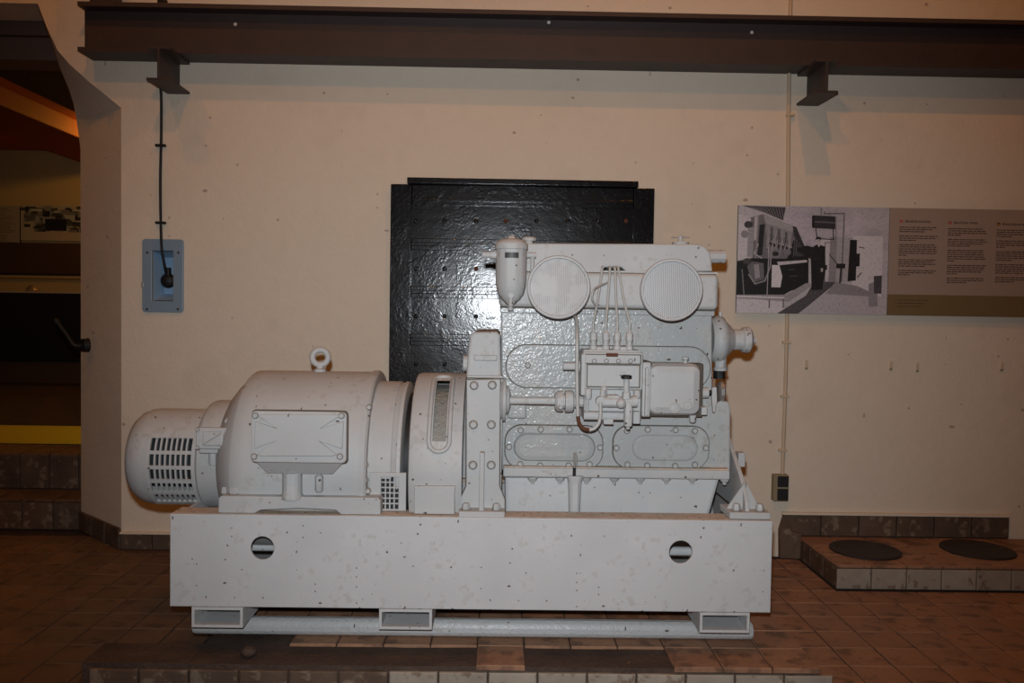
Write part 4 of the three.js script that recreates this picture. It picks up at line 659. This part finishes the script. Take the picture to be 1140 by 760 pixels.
  // injection pump with delivery valves and pipes
  const pz = 1.365, pump = part('injection_pump', [slab(648.5, 391.5, 716, 434, 1.235, pz, 0.007), slab(650, 432, 714, 468, 1.235, pz - 0.02, 0.006), slab(649.5, 389.5, 713.5, 394, 1.25, pz - 0.008, 0.003)], M.paint, e);
  part('top_panel', slab(652, 395, 713, 404.5, pz - 0.004, pz + 0.004, 0.002), M.paint, pump); part('label_plate', slab(675, 393, 688, 397, pz + 0.002, pz + 0.0055, 0.001), M.rust, pump);
  part('panel_joint', [seam(652, 395, 713, 404.5, pz + 0.001), seam(654, 406.5, 712, 430.5, pz + 0.001)], M.seam, pump);
  part('inspection_panel', slab(654, 406.5, 712, 430.5, pz - 0.004, pz + 0.004, 0.003), M.paint, pump);
  part('end_flange', slab(647, 394, 652, 440, 1.25, pz + 0.006, 0.003), M.paint, pump);
  for (const u of [661.5, 675, 688.5, 702]) boltAt(pump, u, 401.8, pz + 0.003, 2.4, 0.004);
  const vy = v => Y(680, v, 1.32), vk = PX(1.32);
  [[660.5, 670.4], [674.4, 679], [687, 684.6], [700.6, 688.5]].forEach(([u, w]) => {
    const x = X(u, 380, 1.32), va = part('delivery_valve', latheY([[391, 0], [391, 4.6], [385, 4.6], [384.5, 3.6], [379, 3.6], [378.5, 4.2], [371, 4.0], [369, 2.2], [367, 1.6], [367, 0]].map(([v, r]) => [vy(v), r * vk]), x, 1.32, 16), M.paint, pump);
    const b = spot(u, 369, 1.32), t = spot(w, 299.5, 1.27), t2 = V(t.x + (679 - w) * 0.0004, t.y + 0.006, 1.235);
    part('fuel_pipe', tube([b, V(b.x, b.y + 0.03, 1.32), b.clone().lerp(t, 0.5), t, t2, V(t2.x, t2.y - 0.002, 1.2)], 0.0043, 40, 8), M.pipePaint, e);
  });
  part('valve_clamp', [slab(664, 386, 671, 390.5, 1.31, 1.345, 0.002), slab(690, 386, 697.5, 390.5, 1.31, 1.345, 0.002)], M.paint, pump);
  // drum shaped governor on the right of the pump
  const gz = 1.30, gy = Y(750, 434, gz), gk = PX(gz), gr = 29 * gk;
  const gov = part('governor_housing', [(() => { const q = rect(722, 405, 782, 463, 1.372); return plate(rounded(q.x0, q.x1, q.y0, q.y1, 0.03), 1.235, 1.372, 0.028, 12); })(), slab(715, 403, 724.5, 464, 1.235, 1.36, 0.006)], M.paint, e);
  part('joint', [slab(714.2, 402.4, 725.2, 464.8, 1.24, 1.352, 0.004), slab(723.8, 404.2, 782.8, 464, 1.24, 1.30, 0.004)], M.seam, gov);
  part('flange_ring', slab(718.5, 409, 722, 463, 1.3, 1.374, 0.003), M.paint, gov);
  for (const [u, v, r] of [[751, 453.5, 6.3], [765.3, 451, 5.3]]) { const p = spot(u, v, 1.372); part('plug', latheZ([[1.368, r * gk], [1.376, r * gk], [1.378, r * gk * 0.8], [1.376, r * gk * 0.7], [1.376, 0]], p.x, p.y, 24), M.paint, gov); }
  { const p = spot(763, 402, 1.31); part('oil_nipple', latheY([[p.y - 0.012, 0.007], [p.y + 0.004, 0.007], [p.y + 0.006, 0.011], [p.y + 0.014, 0.011], [p.y + 0.016, 0]], p.x, 1.31, 12), M.paint, gov); const d = spot(771, 466, 1.31); part('drain_plug', latheY([[d.y - 0.012, 0], [d.y - 0.012, 0.008], [d.y - 0.003, 0.012], [d.y + 0.012, 0.012]], d.x, 1.31, 12), M.paint, gov); }
  part('shaft_end', [rodX(X(781, 437, 1.28), X(788, 437, 1.28), 0.018, Y(785, 437, 1.28), 1.28, 20)], M.paint, gov); part('dark_link', rodX(X(788, 437, 1.28), X(793.5, 437, 1.28), 0.009, Y(790, 437, 1.28), 1.28, 14), M.rubber, gov);
  part('stop_lever', plate(poly(measured([[793, 431], [798, 431], [798.5, 446], [796, 459], [794, 459], [792.5, 444]], 1.29).reverse()), 1.275, 1.29, 0.002), M.paint, gov);
  part('lever_boss', slab(781, 453, 787.5, 462, 1.29, 1.33, 0.003), M.paint, gov);
  part('pump_stub', latheX([[X(627, 407.5, 1.31), 0], [X(627, 407.5, 1.31), 4.8 * vk], [X(640, 407.5, 1.31), 4.8 * vk], [X(640, 407.5, 1.31), 6.5 * vk], [X(649, 407.5, 1.31), 6.5 * vk]], Y(637, 407.5, 1.31), 1.31, 20), M.paint, pump);
  // feed pump hanging on the front
  const fz = 1.40, fk = PX(fz), fy = v => Y(690, v, fz);
  const fp = part('feed_pump', [rodX(X(668, 448, fz), X(708, 448, fz), 6.2 * fk, fy(448), fz - 0.02, 20), latheX([[X(704, 447, fz), 4 * fk], [X(704, 447, fz), 6.5 * fk], [X(710, 447, fz), 6.5 * fk], [X(710, 447, fz), 0]], fy(447), fz - 0.015, 16), new THREE.SphereGeometry(5.6 * fk, 20, 14).translate(X(691.5, 449, fz), fy(449), fz - 0.002), slab(676, 440, 690, 447, 1.35, fz - 0.01, 0.004)], M.paint, e);
  part('priming_pump', latheY([[444, 4.8], [437, 4.6], [436, 3.6], [424, 3.4], [422, 2.4], [420.5, 2.4]].map(([v, r]) => [fy(v), r * fk]), X(698, 430, fz), fz - 0.012, 18), M.paint, fp);
  part('priming_knob', latheY([[421.5, 0], [421.5, 6], [418.5, 6.2], [417.5, 5], [417.5, 0]].map(([v, r]) => [fy(v), r * fk]), X(698, 420, fz), fz - 0.012, 18), M.rubber, fp);
  part('sediment_bowl', latheY([[478.5, 0], [478, 2.2], [475.5, 2.4], [474.5, 4.6], [470, 5.2], [456, 5.4], [453, 4.4], [448, 4.4]].map(([v, r]) => [fy(v), r * fk]), X(700, 465, fz), fz - 0.012, 20), M.paint, fp);
  part('banjo_bolt', [rodZ(fz - 0.02, fz + 0.006, 5 * fk, X(668.5, 446.5, fz), fy(446.5), 16), rodY(fy(446), fy(435), 3.2 * fk, X(672, 440, fz), fz - 0.025, 14)], M.paint, fp);
  for (const [u, v0, v1, r] of [[655, 433, 446, 4.1], [672.5, 430, 443, 3.7], [709.5, 434, 444, 4.4]]) part('plunger_cap', latheY([[v1, 0], [v1, r * 0.8], [v1 - 3, r], [v0 + 3, r], [v0 + 1, r * 0.8], [v0, 0]].map(([v, q]) => [fy(v), q * fk]), X(u, 440, fz - 0.03), fz - 0.035, 16), M.paint, pump);
  part('plunger_rod', rodY(fy(460), fy(445), 1.8 * fk, X(655, 450, fz), fz - 0.035, 10), M.paint, pump);
  part('fuel_rail', [rodX(X(650, 463, 1.36), X(712, 463, 1.36), 5.4 * fk, Y(680, 463, 1.36), 1.35, 20), slab(672, 466, 683, 472.5, 1.33, 1.37, 0.003), slab(705, 458, 713, 472, 1.31, 1.37, 0.004)], M.paint, pump);
  // thin return pipe with the rusty bend
  const rp = (u, v) => spot(u, v, 1.405);
  part('return_pipe', [tube([spot(640, 352, 1.31), spot(642, 357, 1.34), rp(642.5, 380), rp(642.3, 420), rp(643.2, 463)], 0.0060, 40, 10), tube([rp(656, 478.5), rp(662, 476.5), rp(667, 470), rp(668.5, 460), rp(668.5, 447)], 0.0060, 24, 10)], M.pipePaint, e);
  part('rusty_bend', tube([rp(643.2, 463), rp(644.6, 470), rp(649, 476.5), rp(656, 478.5)], 0.0061, 16, 10), M.rust, e);
  part('breather_pipe', tube([spot(664, 342, 1.3), spot(659, 332, 1.34), spot(661, 322, 1.34), spot(668, 318, 1.31), spot(678, 314, 1.26)], 0.0035, 24, 8), M.pipePaint, e);
  // drive shaft to the pump
  const dz = 1.31, dy = Y(600, 446, dz), dk = PX(dz), dp = l => l.map(([u, r]) => [X(u, 446, dz), r * dk]);
  part('drive_shaft', latheX(dp([[565, 0], [565, 4.4], [620, 4.4], [620, 0]]), dy, dz, 24), M.paint, e);
  part('bearing_flange', latheX(dp([[557, 0], [557, 21], [560, 24.5], [563, 24.5], [563.5, 16], [567, 14], [568.5, 8], [570, 0]]), dy, dz - 0.02, 40), M.paint, e);
  const cp = part('shaft_coupling', latheX(dp([[617.5, 0], [617.5, 9], [620, 11.5], [626.5, 12], [627, 8], [628.5, 8], [629, 12.2], [637, 12.2], [638.5, 10.5], [638.5, 7], [649, 6.5]]), dy, dz, 32), M.paint, e);
  bolt(cp, X(624, 452, dz + 0.03), Y(624, 453, dz + 0.03), dz + 0.026, 0.008, 0.012);
  part('drive_bracket', slab(565, 447, 586, 466, 1.21, 1.25, 0.008), M.cast, e);
  // crankcase doors
  const door = (r, bolts, inner, deep, lab) => {
    const q = rect(...r, 1.232), d = part('crankcase_door', plate(rounded(q.x0, q.x1, q.y0, q.y1, 0.055), zb - 0.004, 1.231, 0.003, 14), M.cast, e); d.userData.label = lab;
    const i = rect(...inner, 1.236);
    const grow = rounded(q.x0 - 0.003, q.x1 + 0.003, q.y0 - 0.003, q.y1 + 0.003, 0.058); part('gasket', plate(grow, zb - 0.003, 1.2225, 0.0005, 14), M.seam, d);
    const bs = deep ? 0.020 : 0.012, bt = deep ? 0.018 : 0.008;                  // sloping sides up to the raised middle
    part('raised_panel', new THREE.ExtrudeGeometry(rounded(i.x0, i.x1, i.y0, i.y1, 0.05), { depth: 0.001, bevelEnabled: true, bevelSize: bs, bevelThickness: bt, bevelOffset: -bs, bevelSegments: deep ? 2 : 4, curveSegments: 14 }).translate(0, 0, 1.231 - bt + bt), M.cast, d);
    for (const [u, v] of bolts) boltAt(d, u, v, 1.231, 3.1, 0.007);
  };
  door([562.5, 474, 671, 521.5], [[579.6, 478.8], [602, 477.8], [634, 477.8], [566.7, 497.3], [668, 498], [579, 516.5], [601.3, 518], [633, 518], [656.4, 516.5]], [571.5, 482, 663, 513.5], true, 'left inspection door with a dished band');
  door([683, 474.5, 789.5, 521.5], [[698, 479.5], [721, 478], [752, 478.5], [773.5, 479.5], [686.2, 498.5], [785.8, 498.5], [698.5, 517], [720.5, 518], [751.5, 518.5], [773.5, 517]], [704, 484, 777, 513], false, 'right inspection door with a flat raised panel');
  // sump rail and oil pan
  const rl = part('sump_rail', slab(560, 522, 813, 532.5, 0.88, 1.262, 0.006), M.paint, e); part('rail_lip', slab(560.5, 520.5, 812, 523.5, 1.2, 1.255, 0.002), M.dusty, rl);
  for (const [u, v] of [[593, 533], [623.5, 533], [653, 533], [684, 533], [713, 533], [742, 533], [771, 533], [807, 534]]) { const p = spot(u, v, 1.25); part('lug', latheY([[p.y - 0.017, 0], [p.y - 0.017, 0.006], [p.y - 0.008, 0.008], [p.y - 0.006, 0.013], [p.y + 0.004, 0.018]], p.x, 1.245, 10), M.paint, rl); }
  part('oil_pan', (() => { const z1 = 1.235, o = measured([[562, 531], [802, 531], [798, 545], [790, 573], [786, 590], [562, 590]], z1); return plate(poly(o.reverse()), 0.9, z1, 0.012); })(), M.dull, e);
  part('dipstick_tube', latheY([[585, 6], [540, 7.5], [534, 8.5], [531, 10], [529, 10.2], [528.5, 7]].map(([v, r]) => [Y(640, v, 1.26), r * PX(1.26)]), X(640, 550, 1.26), 1.25, 24), M.dull, e);
  part('dipstick', [rodY(Y(640, 533, 1.28), Y(640, 521, 1.28), 0.0055, X(639.5, 530, 1.28), 1.272, 10)], M.rubber, e);
  part('dipstick_handle', tube([spot(639.5, 521, 1.272), spot(639, 506, 1.272), spot(640.3, 503, 1.272), spot(641.5, 506, 1.272), spot(641.5, 520, 1.272)], 0.0028, 24, 8), M.steel, e);
  // water pump and fittings on the right end
  const wz = 1.08, wy = Y(810, 378, wz), wk = PX(wz), wp = l => l.map(([u, r]) => [X(u, 378, wz), r * wk]);
  const wpump = part('water_pump', latheX(wp([[790, 0], [790, 22], [794, 25.5], [799, 27], [804, 25], [807, 20.5], [811, 17], [814.5, 13], [816, 11.6], [825, 11.6], [826.5, 14], [828.5, 14.6], [833, 14.6], [835.5, 12], [837, 8], [837.5, 4], [841, 3.4], [841.5, 0]]), wy, wz, 40), M.paint, e);
  part('elbow', latheY([[412, 7.4], [409, 7.8], [408, 6.4], [385, 6.6]].map(([v, r]) => [Y(801, v, wz), r * wk]), X(800.5, 398, wz), wz + 0.02, 24), M.paint, wpump);
  part('hose', rodY(Y(799, 421, wz), Y(799, 411, wz), 6.4 * wk, X(799, 415, wz), wz + 0.02, 20), M.rubber, wpump);
  part('air_cock', rodY(Y(802, 358, wz), Y(802, 347, wz), 2 * wk, X(802, 352, wz), wz, 10), M.paint, wpump);
  part('window_plate', new THREE.CylinderGeometry(5.5 * wk, 5.5 * wk, 0.004, 20).rotateX(Math.PI / 2).rotateY(0.5).scale(1, 1.5, 1).translate(X(808, 379, wz + 0.055), wy, wz + 0.06), M.gauge, wpump);
  part('idler_disc', latheX([[798.5, 0], [798.5, 9], [800.5, 11.5], [804, 11.5], [806, 9], [806, 0]].map(([u, r]) => [X(u, 436, 1.2), r * PX(1.2)]), Y(802, 436, 1.2), 1.2, 32), M.steel, e);
  // support plate and mounting foot at the right end
  const sx = X(834, 560, 1.36);
  const sup = part('support_plate', plateX(poly([[1.375, BT + 0.006], [1.362, 0.575], [1.33, 0.615], [1.28, 0.655], [1.19, 0.71], [1.07, 0.79], [1.03, 0.79], [0.91, 0.71], [0.80, 0.64], [0.735, BT + 0.006]]), sx - 0.014, sx, 0.003), M.paint, e);
  part('foot', slab(812.5, 570.5, 858, 578, 1.27, 1.39, 0.003), M.paint, sup);
  part('gusset', plate(poly(measured([[809, 566], [829, 537], [832, 571], [812, 571]], 1.335).reverse()), 1.325, 1.335, 0.002), M.paint, sup); part('gusset', plate(poly(measured([[831, 537], [847, 568], [848, 571], [832, 571]], 1.335).reverse()), 1.325, 1.335, 0.002), M.paint, sup);
  for (const u of [820, 846]) { const p = spot(u, 565, 1.365); bolt(sup, p.x, Y(835, 570.5, 1.39) + 0.012, 1.362, 4.8 * PX(1.36), 0.022, 'y'); }
  part('link_block', slab(822, 504, 830, 520, 1.1, 1.14, 0.004), M.paint, sup);
}
renderer.render(scene, camera);
